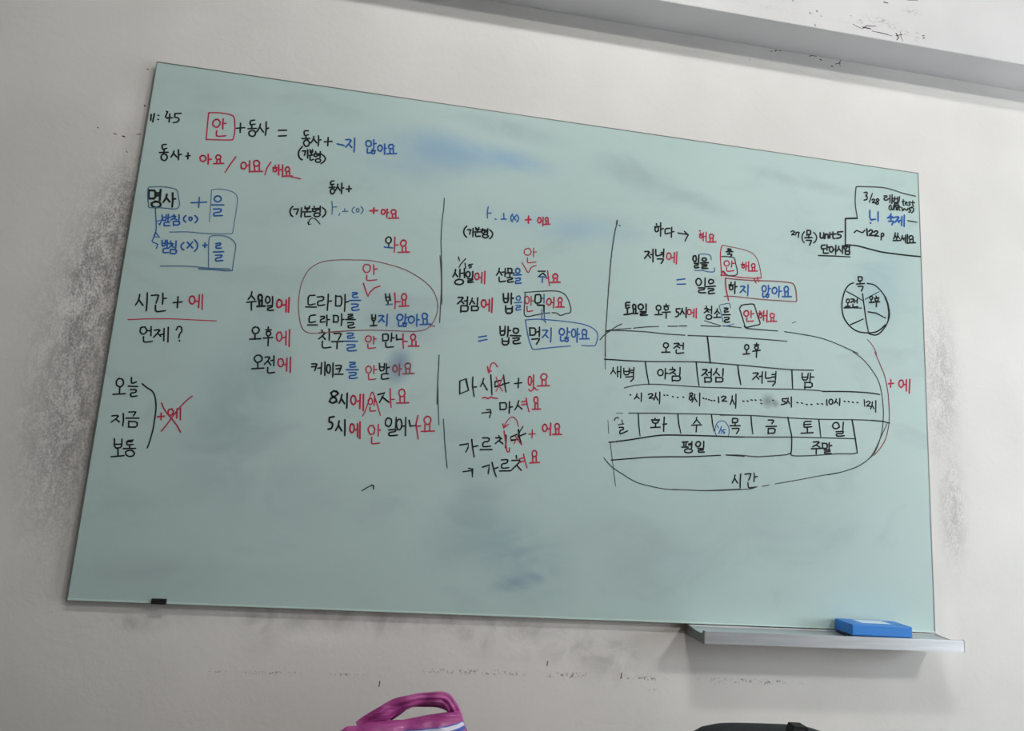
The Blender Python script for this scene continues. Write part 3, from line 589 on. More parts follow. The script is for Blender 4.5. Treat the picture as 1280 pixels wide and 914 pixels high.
k35 3106 6701 3089 6674 3079 6643 3075 6600 3090 6565 3117 6541 3138 6540 3163 6564 3176 6589 3173 6633 3153 6678 3136 6691 3105 6699
k35 3219 6704 3222 6686 3231 6633 3235 6594 3239 6531 3240 6510
k35 3134 6475 3155 6480 3218 6495 3239 6491 3236 6464 3219 6450 3167 6432 3150 6418 3147 6392 3154 6382 3178 6377 3204 6380 3257 6391 3274 6395
r41 3368 6650 3337 6617 3332 6575 3332 6538 3342 6494 3367 6466 3399 6471 3429 6493 3438 6530 3441 6572 3427 6621 3399 6640 3366 6646
r41 3458 6530 3520 6543
r41 3526 6656 3552 6379
r41 3582 6717 3605 6378
#handwriting|top row phrase inside the oval with its day name outside
k35 4141 6835 4112 6831 4025 6817 3999 6772 4007 6651 4017 6608 4038 6598 4069 6602 4138 6626 4162 6633
k35 3970 6541 4200 6562
k36 4196 6799 4223 6805 4306 6824 4335 6811 4338 6755 4316 6730 4245 6711 4221 6686 4222 6630 4232 6610 4261 6604 4293 6609 4359 6631 4381 6638
k36 4433 6894 4435 6854 4444 6736 4447 6660 4450 6552 4451 6515
k36 4448 6722 4519 6742
#handwriting|top row phrase inside the oval with its day name outside
k36 4604 6883 4624 6645
k36 4598 6862 4627 6865 4714 6874 4744 6831 4751 6693 4726 6644 4648 6636 4622 6633
k36 4806 6925 4811 6881 4824 6751 4830 6672 4835 6567 4836 6531
k36 4831 6739 4904 6771
b36 4968 6987 4990 6989 5056 6997 5077 6991 5071 6968 5051 6956 4995 6944 4978 6929 4983 6895 4991 6882 5013 6875 5036 6878 5085 6890 5102 6894
b36 4924 6797 5169 6827
b36 4976 6716 5005 6719 5092 6728 5122 6718 5123 6681 5098 6663 5021 6646 4996 6627 4997 6588 5009 6574 5043 6571 5075 6577 5139 6597 5160 6604
#handwriting|top row phrase inside the oval with its day name outside
k36 5714 7041 5758 6876 5842 6897 5806 7051
k32 5722 6963 5820 6973
k32 5790 6880 5802 6802
c34 5752 6781 5894 6812
r36 5926 7087 5957 6898 5967 6718
r36 5959 6871 6070 6892
r36 6135 7085 6109 7071 6094 7035 6090 6997 6112 6958 6135 6940 6161 6941 6189 6951 6207 6990 6206 7033 6190 7067 6162 7093 6133 7092
r36 6126 6934 6130 6805
r36 6190 6957 6196 6823
r36 6058 6776 6276 6812
#handwriting|second row phrase at the foot of the oval
k35 4201 6376 4176 6371 4100 6354 4075 6318 4078 6228 4087 6196 4110 6191 4138 6196 4202 6216 4223 6223
k35 4056 6127 4267 6149
k35 4317 6349 4334 6353 4386 6365 4403 6357 4402 6321 4387 6305 4344 6294 4330 6277 4329 6236 4336 6223 4355 6223 4375 6227 4416 6239 4429 6243
k35 4455 6400 4458 6373 4468 6294 4473 6244 4478 6175 4480 6151
k35 4467 6294 4522 6302
k35 4607 6403 4625 6244
k35 4597 6407 4619 6408 4688 6412 4713 6383 4720 6292 4700 6261 4634 6260 4611 6259
k35 4778 6462 4782 6433 4792 6346 4797 6292 4800 6217 4801 6193
k35 4791 6324 4841 6337
k36 4924 6462 4944 6466 5003 6477 5023 6473 5022 6450 5004 6438 4953 6424 4935 6411 4933 6383 4940 6375 4963 6377 4985 6382 5029 6398 5043 6403
k36 4881 6341 5095 6359
k35 4933 6268 4959 6272 5037 6284 5064 6277 5065 6245 5043 6229 4973 6213 4951 6200 4952 6173 4963 6162 4995 6155 5025 6158 5085 6175 5105 6181
#handwriting|second row phrase at the foot of the oval
k36 5458 6516 5461 6488 5472 6403 5490 6377 5535 6384 5548 6413 5542 6492 5540 6519
k36 5459 6426 5540 6441
k36 5512 6358 5520 6252
k36 5445 6247 5591 6272
b36 5618 6504 5640 6509 5707 6523 5721 6511 5697 6463 5676 6429 5637 6374 5624 6356
b36 5687 6435 5753 6375
b36 5807 6556 5808 6527 5811 6443 5814 6389 5817 6308 5817 6282
#handwriting|second row phrase at the foot of the oval
b36 6082 6584 6053 6571 6036 6530 6033 6489 6049 6460 6084 6445 6114 6449 6143 6462 6163 6499 6167 6539 6146 6571 6114 6590 6084 6582
b36 6222 6606 6222 6586 6224 6526 6225 6490 6224 6441 6224 6425
b36 6229 6530 6297 6537
b36 6080 6408 6081 6388 6084 6331 6089 6310 6101 6306 6117 6308 6153 6319 6165 6322
b36 6212 6427 6213 6409
b36 6172 6384 6270 6399
b36 6213 6377 6194 6376 6190 6352 6186 6334 6190 6326 6211 6312 6228 6315 6250 6320 6256 6342 6259 6362 6253 6377 6234 6382 6210 6384
b36 6352 6578 6325 6555 6303 6514 6300 6469 6320 6428 6345 6406 6381 6409 6406 6436 6433 6465 6428 6519 6410 6555 6388 6570 6348 6570
b36 6484 6627 6486 6597 6490 6506 6494 6450 6500 6374 6502 6348
b36 6494 6497 6550 6507
b36 6651 6676 6619 6654 6611 6627 6610 6581 6623 6552 6650 6542 6682 6534 6710 6558 6724 6585 6732 6619 6711 6659 6683 6669 6653 6676
b36 6639 6516 6652 6401
b36 6730 6533 6738 6424
b36 6577 6392 6818 6431
#handwriting|third row phrase of the second column
k34 2935 5970 2900 5949 2881 5914 2878 5873 2900 5838 2935 5815 2970 5817 3007 5843 3024 5877 3031 5910 3010 5943 2975 5967 2937 5963
k34 2949 5802 2963 5687
k34 2846 5679 3084 5712
k35 3208 5995 3214 5958
k35 3163 5925 3282 5934
k35 3218 5889 3198 5888 3186 5863 3189 5835 3197 5813 3227 5785 3248 5799 3267 5812 3283 5837 3279 5854 3266 5889 3249 5891 3219 5896
k35 3138 5731 3333 5765
k34 3242 5761 3256 5567
#handwriting|third row phrase of the second column
r35 3448 5897 3428 5876 3412 5836 3416 5779 3429 5737 3459 5701 3489 5695 3516 5722 3529 5772 3528 5827 3505 5873 3482 5905 3447 5896
r35 3553 5775 3605 5802
r35 3606 5929 3639 5623
r35 3677 5980 3710 5594
#handwriting|third row phrase of the second column
k35 4381 6042 4392 6010
k35 4325 5966 4354 5973 4441 5994 4460 5985 4428 5935 4401 5901 4352 5847 4335 5830
k35 4401 5912 4481 5833
k35 4538 6083 4542 6058 4554 5983 4560 5930 4565 5849 4567 5822
k35 4423 5787 4424 5760 4429 5681 4440 5650 4468 5636 4507 5638 4595 5660 4624 5668
k35 4655 5987 4687 5991 4783 6004 4814 5998 4808 5965 4798 5933 4776 5871 4768 5850
k35 4624 5793 4887 5828
k35 4750 5791 4758 5644
b35 4948 6024 4974 6027 5053 6036 5080 6028 5078 5991 5056 5976 4991 5966 4968 5954 4965 5928 4975 5917 5005 5911 5037 5916 5101 5934 5123 5940
b35 4898 5832 5194 5861
b35 4972 5755 5007 5759 5113 5772 5148 5765 5147 5730 5115 5711 5020 5691 4990 5673 4993 5638 5008 5625 5047 5622 5087 5626 5166 5641 5193 5645
#handwriting|third row phrase of the second column
r30 5416 6004 5389 5991 5375 5956 5368 5913 5390 5889 5415 5869 5456 5865 5477 5882 5500 5923 5495 5960 5482 5994 5455 6011 5417 6010
r30 5549 6010 5552 5991 5561 5933 5563 5897 5559 5849 5558 5833
r30 5552 5947 5610 5956
r30 5434 5818 5436 5799 5442 5744 5451 5725 5470 5722 5504 5727 5586 5745 5613 5751
#handwriting|third row phrase of the second column
k35 5746 6080 5764 5922
k36 5751 6077 5775 6082 5847 6096 5874 6070 5883 5977 5861 5942 5790 5933 5766 5929
k36 5947 6124 5948 6103 5952 6039 5953 6000 5952 5947 5952 5929
k36 5950 6008 6010 6024
k35 5828 5894 5831 5873 5841 5811 5850 5789 5868 5784 5902 5787 5987 5803 6016 5808
k36 6057 6095 6072 5986 6205 6010
r36 6209 6133 6218 5978 6245 5803
r36 6219 5967 6317 5961
r36 6432 6150 6406 6130 6388 6096 6390 6066 6406 6025 6431 6011 6461 6010 6483 6029 6498 6065 6498 6098 6486 6130 6457 6148 6434 6152
r36 6427 5991 6433 5869
r36 6514 5997 6528 5876
r36 6354 5861 6595 5882
#handwriting|fourth row phrase of the second column
k34 3058 5336 3022 5309 3000 5276 3006 5231 3031 5193 3063 5169 3109 5180 3141 5199 3169 5239 3167 5282 3149 5309 3109 5338 3063 5336
k34 3084 5177 3099 5057
k34 2976 5017 3229 5057
k34 3225 5303 3246 5307 3308 5318 3324 5305 3307 5252 3288 5216 3245 5160 3231 5141
k34 3300 5215 3368 5140
k34 3363 5236 3416 5257
k34 3413 5349 3435 5128
k34 3310 5079 3312 5057 3317 4993 3325 4968 3345 4958 3375 4960 3444 4976 3468 4982
r34 3562 5296 3526 5284 3517 5243 3519 5196 3532 5154 3565 5120 3599 5120 3618 5144 3635 5181 3631 5232 3611 5278 3584 5300 3562 5302
r34 3660 5167 3715 5192
r34 3698 5326 3722 5035
r34 3771 5352 3805 5010
#handwriting|fourth row phrase of the second column
k35 4246 5245 4269 5248 4336 5255 4356 5246 4351 5211 4345 5179 4333 5118 4329 5097
k35 4252 5175 4350 5199
k35 4391 5160 4456 5176
k34 4460 5290 4472 5030
k34 4530 5317 4558 5009
k35 4605 5266 4589 5244 4581 5192 4584 5149 4602 5097 4616 5078 4641 5069 4658 5091 4665 5140 4662 5192 4650 5234 4630 5257 4609 5268
k35 4708 5308 4711 5276 4720 5181 4726 5116 4733 5017 4735 4984
k35 4773 5252 4797 5256 4869 5270 4893 5262 4895 5224 4889 5191 4870 5130 4863 5110
k35 4790 5177 4893 5208
k35 4770 5055 4953 5073
#handwriting|fourth row phrase of the second column
b35 5072 5358 5097 5359 5172 5364 5195 5358 5191 5335 5170 5323 5111 5309 5090 5295 5088 5267 5096 5256 5123 5250 5150 5253 5203 5266 5221 5271
b35 5018 5182 5282 5205
b35 5080 5120 5112 5124 5207 5136 5238 5127 5235 5088 5207 5071 5129 5059 5102 5043 5099 5007 5111 4994 5148 4990 5184 4995 5256 5015 5280 5021
#handwriting|fourth row phrase of the second column
r29 5490 5305 5465 5288 5449 5243 5448 5215 5467 5168 5495 5155 5528 5151 5554 5170 5570 5205 5571 5246 5556 5281 5521 5308 5489 5312
r29 5617 5334 5619 5312 5626 5244 5630 5206 5633 5158 5634 5142
r29 5639 5237 5698 5249
r29 5518 5116 5521 5093 5530 5026 5539 5002 5556 5001 5588 5006 5665 5023 5691 5029
k35 5738 5396 5742 5362 5756 5258 5780 5227 5836 5237 5854 5273 5851 5371 5849 5403
k35 5743 5316 5851 5317
k35 5894 5399 5897 5374 5905 5300 5909 5259 5914 5209 5915 5193
k35 5908 5301 5966 5327
k35 5957 5176 5928 5172 5839 5161 5810 5135 5812 5069 5820 5044 5845 5037 5878 5041 5954 5062 5979 5069
m37 6083 5382 6064 5363 6048 5324 6047 5292 6058 5254 6088 5233 6116 5229 6139 5254 6150 5280 6145 5327 6139 5354 6110 5374 6081 5385
m37 6192 5416 6194 5389 6201 5307 6204 5255 6207 5181 6208 5156
m37 6194 5306 6242 5315
m37 6368 5457 6336 5439 6319 5407 6317 5381 6339 5350 6370 5327 6397 5329 6425 5350 6442 5380 6441 5415 6433 5441 6398 5462 6368 5454
m37 6346 5326 6362 5208
m37 6436 5343 6437 5228
m37 6285 5199 6535 5235
#handwriting|fifth row phrase starting with 8, a red wedge over it
k43 4879 4653 4794 4679 4734 4629 4765 4563 4859 4509 4880 4448 4797 4399 4723 4427 4744 4499 4838 4565 4897 4625 4847 4677
k40 4977 4611 4976 4592 4974 4534 4966 4494 4945 4430 4938 4409
k40 4980 4509 5057 4412
k40 5092 4651 5094 4618 5101 4521 5106 4454 5114 4351 5116 4317
r40 5222 4609 5199 4581 5188 4549 5184 4487 5202 4450 5232 4411 5259 4408 5287 4433 5297 4487 5294 4537 5279 4576 5249 4605 5224 4605
r40 5330 4484 5383 4505
r40 5382 4645 5402 4328
r40 5452 4653 5482 4289
r29 5603 4568 5581 4553 5570 4523 5576 4490 5584 4455 5607 4437 5631 4435 5653 4450 5666 4479 5669 4525 5650 4554 5633 4576 5604 4574
r29 5702 4600 5705 4580 5711 4518 5713 4484 5712 4440 5711 4426
r29 5709 4515 5750 4523
r29 5623 4378 5625 4361 5629 4309 5636 4291 5651 4289 5675 4292 5734 4301 5753 4304
r25 5475 4164 5479 4171 5485 4178 5491 4187 5498 4200 5507 4218 5515 4242 5525 4275 5536 4317 5548 4364 5560 4413 5572 4460 5583 4504 5593 4548 5601 4596 5610 4643 5619 4683 5629 4712 5641 4723 5656 4715 5673 4690 5691 4653 5710 4610 5730 4563 5749 4518 5771 4468 5794 4410 5818 4349 5841 4291 5860 4242 5874 4207
k38 5772 4674 5923 4730 5876 4625 5824 4502
k38 5868 4635 6033 4524
r31 6035 4839 6059 4629 6092 4413
r31 6062 4591 6146 4598
r31 6288 4848 6255 4819 6240 4791 6235 4741 6262 4695 6290 4677 6319 4674 6352 4693 6372 4731 6374 4779 6350 4827 6327 4845 6288 4844
r31 6272 4673 6283 4531
r31 6374 4695 6384 4543
r31 6207 4518 6478 4548
#handwriting|lowest row phrase starting with 5 in the second column
k43 4762 4076 4762 4055 4764 3992 4776 3971 4810 3971 4827 3961 4846 3930 4848 3901 4834 3848 4816 3826 4774 3815 4761 3811
k43 4761 4072 4859 4101
#handwriting|lowest row phrase starting with 5 in the second column
k39 4980 4016 4979 3994 4977 3927 4966 3883 4936 3817 4926 3795
k39 4979 3914 5058 3798
k39 5102 4049 5106 4012 5120 3902 5127 3832 5133 3730 5135 3697
r39 5258 3965 5242 3950 5233 3897 5228 3859 5245 3801 5263 3783 5290 3776 5312 3795 5329 3840 5324 3888 5311 3938 5283 3969 5263 3973
r39 5339 3835 5388 3861
r39 5387 3982 5420 3684
r39 5439 4027 5472 3656
#handwriting|lowest row phrase starting with 5 in the second column
r30 5684 3972 5654 3940 5634 3898 5636 3854 5664 3799 5698 3765 5730 3770 5767 3788 5774 3840 5781 3900 5756 3935 5727 3974 5687 3962
r30 5849 4003 5851 3974 5859 3885 5863 3833 5867 3766 5869 3743
r30 5852 3875 5913 3878
r30 5730 3706 5732 3677 5737 3593 5746 3565 5768 3562 5804 3567 5888 3583 5917 3588
#handwriting|lowest row phrase starting with 5 in the second column
k34 6054 4165 6022 4145 5997 4100 6001 4043 6014 4001 6048 3982 6084 3973 6120 4002 6133 4045 6133 4098 6123 4144 6088 4159 6046 4170
k34 6228 4191 6230 4166 6235 4092 6237 4045 6237 3978 6237 3956
k34 6089 3899 6121 3904 6217 3918 6247 3912 6240 3879 6211 3864 6131 3848 6103 3830 6099 3790 6110 3776 6146 3772 6185 3776 6264 3790 6291 3795
k34 6287 4159 6261 4119 6245 4075 6255 4013 6270 3961 6294 3913 6334 3917 6357 3952 6370 3996 6369 4063 6356 4111 6325 4157 6287 4152
k34 6394 4003 6459 4021
k34 6441 4210 6472 3797
k36 6522 4152 6565 4016 6690 4047
r33 6713 4274 6687 4079 6765 3744
r33 6692 4026 6797 4041
r35 6920 4272 6886 4249 6859 4209 6861 4162 6885 4120 6917 4093 6956 4087 6987 4112 7012 4157 7013 4202 6994 4251 6954 4270 6921 4278
r34 6888 4077 6899 3916
r34 6999 4105 7004 3945
r35 6817 3919 7114 3950
#drawn_line|long thin black divider right of the second column
g24 6881 9563 6882 9537 6884 9502 6886 9460 6888 9413 6889 9362 6889 9309 6888 9253 6885 9194 6882 9131 6879 9065 6876 8996 6876 8926 6877 8851 6878 8772 6881 8690 6885 8608 6889 8529 6893 8456 6899 8388 6906 8325 6913 8265 6921 8206 6929 8147 6936 8086 6942 8030 6947 7979 6952 7929 6958 7873 6964 7804 6972 7718 6982 7602 6995 7456 7008 7300 7021 7148 7032 7019 7040 6929
g25 6899 8107 6907 8057 6918 7988 6930 7907 6943 7819 6956 7731 6966 7650 6974 7573 6982 7494 6988 7416 6994 7339 6999 7264 7004 7193 7006 7127 7008 7064 7009 7004 7009 6946 7010 6887 7012 6829 7014 6767 7017 6700 7020 6635 7022 6574 7025 6523 7027 6486
#drawn_line|long thin black divider right of the second column
g24 7075 5716 7076 5686 7078 5646 7081 5597 7083 5545 7085 5491 7087 5440 7089 5391 7090 5341 7091 5291 7092 5239 7094 5186 7095 5132 7097 5075 7100 5014 7102 4952 7105 4891 7107 4834 7109 4783 7111 4737 7114 4693 7116 4653 7118 4618 7120 4589 7121 4567
g24 7090 5132 7118 4872 7159 4483 7204 4098
g24 7296 4238 7301 4205 7307 4159 7316 4105 7324 4048 7332 3994 7339 3948 7344 3913 7347 3884 7350 3858 7353 3831 7358 3798 7364 3756 7373 3702 7384 3637 7396 3568 7408 3498 7419 3432 7429 3375 7438 3324 7447 3276 7455 3232 7462 3194 7468 3162 7473 3138
#handwriting|tiny black mark alone on the lower part of the board
k24 5628 2508 5736 2589 5838 2642
k28 5823 2650 5875 2635 5878 2561
#handwriting|blue and red heading of the third column
b31 7960 9482 7945 9351 7963 9192
b31 7953 9326 8045 9332
#handwriting|blue and red heading of the third column
b35 8150 9194 8175 9188
#handwriting|blue and red heading of the third column
b35 8294 9209 8423 9226
b35 8351 9365 8367 9219
#handwriting|blue and red heading of the third column
b33 8569 9373 8562 9362 8543 9329 8534 9306 8530 9271 8532 9248 8544 9213 8554 9197 8573 9183 8580 9178
b33 8572 9334 8657 9230
b33 8649 9343 8582 9221
b33 8669 9371 8678 9363 8704 9338 8715 9321 8723 9294 8723 9273 8715 9237 8706 9217 8687 9192 8680 9184
#handwriting|blue and red heading of the third column
r45 8897 9266 9034 9296
r45 8968 9376 8976 9194
#handwriting|blue and red heading of the third column
r39 9235 9371 9219 9352 9205 9321 9201 9285 9216 9251 9234 9235 9254 9234 9277 9254 9282 9285 9283 9318 9273 9354 9259 9369 9233 9372
r39 9291 9285 9337 9296
r39 9332 9394 9339 9166
r39 9417 9394 9403 9383 9387 9360 9386 9339 9396 9314 9413 9307 9433 9308 9452 9318 9461 9342 9463 9366 9454 9381 9435 9398 9419 9394
r39 9412 9302 9414 9229
r39 9465 9311 9470 9232
r39 9369 9210 9516 9235
#handwriting|small bracketed black word under the third column heading
k38 7478 8927 7467 8912 7434 8869 7421 8837 7415 8781 7419 8748 7437 8705 7453 8682 7484 8658 7495 8650
k38 7504 8836 7519 8839 7564 8850 7578 8845 7575 8820 7572 8796 7563 8746 7560 8729
k38 7633 8891 7634 8869 7637 8805 7639 8763 7642 8701 7643 8680
k38 7695 8921 7697 8909 7700 8871 7716 8860 7758 8864 7772 8878 7772 8918 7771 8931
k38 7701 8889 7773 8891
k38 7740 8843 7746 8797
k38 7657 8802 7816 8822
k38 7701 8770 7703 8756 7708 8713 7714 8698 7727 8696 7749 8700 7802 8712 7820 8716
k38 7862 8909 7872 8895
k38 7821 8873 7925 8890
k38 7875 8862 7858 8854 7842 8835 7840 8825 7855 8809 7872 8793 7892 8794 7906 8808 7918 8823 7916 8841 7912 8863 7892 8869 7873 8870
k38 7943 8879 7986 8889
k38 7942 8836 7992 8853
k38 7989 8925 7989 8784
k38 7933 8768 7898 8760 7877 8735 7876 8714 7896 8699 7922 8685 7958 8689 7987 8704 8011 8721 8013 8744 7994 8762 7969 8770 7926 8769
k38 8040 8903 8053 8893 8090 8862 8106 8842 8116 8810 8116 8786 8105 8744 8091 8720 8062 8687 8052 8676
#handwriting|black fraction and birthday phrase in the third column
k28 7338 8134 7369 8044
k28 7512 8108 7403 7955 7371 7873
k28 7505 7998 7533 7870
k28 7692 7994 7681 7992 7665 7989 7647 7986 7629 7981 7614 7977 7603 7972 7596 7957 7599 7941 7606 7931 7620 7936 7639 7947 7653 7952 7663 7938 7662 7916 7652 7907 7636 7898 7621 7891 7610 7885
k39 7294 7814 7293 7795 7290 7739 7280 7702 7252 7647 7243 7629
k39 7280 7734 7356 7645
k39 7398 7829 7409 7639
k39 7401 7728 7490 7748
k39 7500 7863 7520 7641
k39 7388 7578 7340 7560 7311 7530 7301 7492 7326 7460 7373 7458 7424 7454 7470 7475 7504 7508 7503 7538 7485 7572 7444 7581 7387 7590
k39 7583 7795 7559 7774 7550 7753 7546 7718 7562 7679 7583 7667 7611 7668 7636 7681 7645 7714 7649 7749 7630 7778 7607 7800 7588 7799
k39 7707 7812 7708 7797 7712 7750 7712 7717 7709 7665 7707 7648
k39 7599 7619 7622 7621 7691 7627 7713 7621 7708 7598 7687 7588 7631 7578 7611 7566 7611 7537 7619 7529 7646 7532 7671 7538 7721 7550 7738 7554
r37 7804 7780 7783 7769 7768 7731 7761 7688 7775 7642 7796 7622 7830 7625 7854 7642 7863 7684 7859 7719 7855 7764 7830 7785 7798 7778
r38 7873 7675 7927 7692
r37 7930 7815 7935 7553
r37 7997 7850 8010 7541
#handwriting|black fraction and birthday phrase in the third column
k38 8339 7967 8338 7948 8333 7892 8322 7856 8291 7804 8281 7787
k38 8342 7897 8414 7800
k38 8405 7875 8468 7889
k38 8483 7979 8490 7778
k38 8348 7746 8350 7725 8356 7662 8364 7639 8384 7633 8414 7638 8487 7660 8511 7667
k38 8546 7992 8557 7886
k38 8540 7985 8561 7988 8622 7996 8644 7977 8650 7911 8631 7887 8572 7882 8552 7881
k38 8504 7863 8707 7887
k38 8605 7874 8606 7794
k38 8545 7755 8570 7758 8646 7769 8671 7764 8669 7738 8647 7722 8581 7703 8560 7686 8563 7656 8572 7646 8598 7647 8626 7652 8683 7667 8703 7672
b38 8776 8015 8751 7997 8738 7964 8740 7941 8752 7909 8777 7893 8805 7895 8831 7912 8845 7947 8839 7977 8833 7998 8805 8008 8775 8016
b38 8695 7834 8886 7867
b38 8744 7755 8768 7762 8839 7781 8863 7773 8860 7731 8840 7714 8779 7706 8758 7689 8754 7647 8762 7635 8789 7640 8817 7645 8875 7655 8894 7658
#handwriting|black fraction and birthday phrase in the third column
b38 9345 7865 9499 7883
k36 9290 8001 9476 8022 9387 7949 9308 7867
k36 9408 7961 9482 7918
b36 9407 7872 9409 7730
r34 9521 8037 9557 7857 9589 7672
r34 9495 7850 9557 7857
r40 9712 7979 9683 7963 9665 7936 9657 7913 9671 7888 9700 7870 9727 7868 9760 7884 9778 7912 9783 7939 9765 7965 9737 7986 9704 7983
r40 9692 7866 9687 7774
r40 9773 7875 9771 7773
r40 9613 7754 9851 7788
#handwriting|red word with a tick mark above the birthday phrase
r26 8988 8541 8950 8528 8919 8482 8916 8431 8941 8393 8972 8373 9021 8375 9057 8390 9087 8435 9092 8480 9062 8523 9036 8555 8983 8543
r26 9142 8573 9144 8549 9148 8476 9150 8432 9152 8373 9152 8354
r26 9152 8466 9221 8489
r26 9009 8311 9009 8287 9010 8215 9018 8190 9041 8186 9084 8194 9189 8221 9224 8230
r26 8878 8174 8887 8162 8899 8144 8914 8123 8931 8101 8947 8078 8962 8058 8977 8035 8992 8010 9007 7984 9022 7962 9036 7947 9050 7942 9061 7950 9071 7970 9081 7997 9090 8026 9102 8054 9115 8076 9134 8091 9156 8106 9179 8118 9202 8128 9222 8137 9235 8143
#handwriting|black row with red words in a black frame in the third column
k39 7408 7135 7433 7140 7507 7155 7524 7145 7500 7098 7475 7062 7423 7000 7405 6979
k39 7483 7065 7551 7002
k39 7562 7068 7628 7087
k39 7631 7178 7635 6969
k39 7490 6925 7498 6785
k39 7493 6944 7527 6948 7627 6960 7661 6937 7662 6854 7630 6823 7532 6813 7499 6810
k39 7743 7157 7740 7140 7731 7092 7720 7059 7696 7009 7688 6993
k39 7740 7103 7811 7027
k39 7872 7179 7873 7160 7873 7105 7874 7067 7875 7009 7876 6990
k39 7740 6957 7754 6847
k39 7754 6961 7784 6963 7872 6970 7902 6952 7904 6892 7877 6868 7793 6857 7765 6854
r41 8019 7143 7991 7127 7969 7088 7974 7037 7987 6989 8014 6975 8046 6964 8064 6990 8077 7038 8083 7075 8065 7122 8044 7141 8013 7143
r41 8089 7029 8144 7051
r41 8155 7165 8168 6885
r41 8221 7205 8232 6859
#handwriting|black row with red words in a black frame in the third column
k43 8478 7344 8483 7302 8499 7176 8525 7136 8586 7142 8605 7190 8599 7326 8597 7372
k43 8509 7233 8614 7237
k43 8674 7380 8675 7352 8677 7267 8679 7214 8684 7139 8685 7114
k43 8675 7243 8728 7264
k43 8554 7050 8558 7015 8570 6908 8603 6876 8691 6888 8719 6923 8716 7020 8716 7052
k43 8562 6981 8712 7008
b30 8836 7328 8819 7316 8804 7299 8800 7262 8811 7236 8834 7228 8864 7225 8886 7240 8896 7272 8898 7301 8886 7314 8865 7338 8837 7328
b30 8764 7154 8939 7184
b29 8802 7088 8824 7091 8891 7101 8912 7095 8908 7067 8888 7054 8831 7045 8812 7029 8811 6989 8819 6978 8843 6983 8867 6989 8916 7000 8932 7004
r28 9051 7356 9028 7325 9009 7284 9016 7231 9024 7198 9050 7160 9079 7160 9101 7193 9117 7237 9116 7279 9103 7314 9075 7342 9049 7347
r28 9158 7360 9159 7337 9164 7266 9166 7219 9166 7152 9167 7129
r28 9160 7244 9208 7250
r28 9073 7101 9075 7075 9080 6999 9087 6973 9103 6972 9129 6978 9192 6997 9213 7003
k40 9262 7401 9261 7378 9258 7344 9256 7305 9256 7267 9259 7235 9267 7214 9283 7205 9306 7203 9332 7206 9358 7215 9380 7228 9394 7243 9401 7266 9403 7296 9401 7331 9396 7365 9388 7394 9378 7413 9363 7422 9342 7422 9319 7417 9295 7411 9275 7404 9262 7401
c34 9469 7439 9482 7222
c34 9404 7332 9475 7339
k44 9322 7158 9485 7166 9495 7005
r38 9587 7345 9569 7325 9548 7290 9549 7248 9561 7209 9588 7187 9611 7187 9644 7218 9652 7245 9659 7286 9645 7329 9618 7349 9594 7350
r38 9676 7256 9727 7264
r38 9719 7393 9723 7126
r38 9861 7398 9843 7382 9829 7355 9822 7318 9832 7297 9857 7275 9881 7281 9909 7300 9918 7320 9926 7355 9909 7383 9888 7400 9865 7404
r38 9845 7273 9847 7171
r38 9905 7287 9909 7186
r38 9779 7154 9983 7179
g29 9008 7435 9007 7403 9006 7358 9005 7305 9005 7248 9006 7191 9008 7140 9009 7088 9009 7033 9010 6978 9015 6928 9025 6887 9044 6859 9073 6848 9112 6850 9157 6861 9204 6877 9250 6894 9292 6906 9330 6916 9367 6927 9404 6939 9439 6950 9472 6960 9503 6969 9532 6976 9559 6981 9585 6986 9607 6990 9626 6993 9640 6996
g28 9692 7007 9705 7008 9723 7009 9745 7010 9767 7010 9790 7010 9809 7007 9826 7001 9842 6991 9857 6981 9872 6971 9888 6963 9905 6961 9924 6964 9943 6971 9964 6981 9985 6993 10006 7004 10026 7014 10048 7022 10072 7028 10096 7034 10117 7042 10135 7052 10148 7067 10154 7088 10156 7111 10154 7138 10149 7167 10142 7198 10133 7229 10122 7262 10108 7299 10091 7337 10073 7375 10054 7409 10035 7438 10016 7461 9996 7481 9975 7498 9954 7512 9930 7523 9905 7534 9879 7542 9852 7549 9824 7553 9793 7555 9758 7555 9717 7554 9670 7550 9617 7544 9561 7536 9501 7527 9440 7517 9379 7507 9311 7495 9236 7482 9159 7467 9088 7453 9027 7441 8983 7432
#handwriting|blue framed phrase with equals sign in the third column
b35 7964 6231 8148 6279
b35 7971 6132 8166 6196
#handwriting|blue framed phrase with equals sign in the third column
k41 8453 6540 8457 6497 8470 6368 8496 6328 8559 6340 8579 6386 8576 6514 8575 6557
k41 8463 6422 8582 6453
k41 8649 6554 8650 6525 8654 6438 8654 6389 8650 6327 8649 6307
k41 8651 6458 8711 6465
k40 8526 6253 8529 6222 8539 6129 8570 6102 8653 6114 8682 6151 8685 6250 8686 6283
k41 8541 6190 8694 6199
k41 8823 6532 8791 6521 8780 6496 8776 6461 8792 6429 8826 6414 8858 6415 8890 6438 8902 6457 8904 6498 8891 6521 8862 6533 8825 6532
k41 8718 6344 8964 6360
k41 8782 6279 8812 6286 8900 6307 8929 6301 8927 6264 8900 6246 8822 6230 8796 6213 8796 6177 8806 6163 8837 6155 8871 6159 8943 6179 8968 6186
#handwriting|blue framed phrase with equals sign in the third column
k39 9173 6581 9191 6397
k39 9170 6576 9199 6578 9286 6584 9315 6552 9318 6450 9292 6413 9212 6401 9186 6397
k39 9346 6490 9415 6520
k39 9408 6619 9417 6391
k39 9239 6305 9275 6312 9386 6333 9421 6330 9413 6301 9400 6273 9368 6216 9357 6197
b35 9484 6549 9511 6554 9591 6568 9608 6556 9580 6503 9554 6461 9505 6388 9488 6364
b35 9557 6450 9630 6384
b35 9692 6625 9694 6589 9700 6484 9700 6414 9698 6312 9697 6278
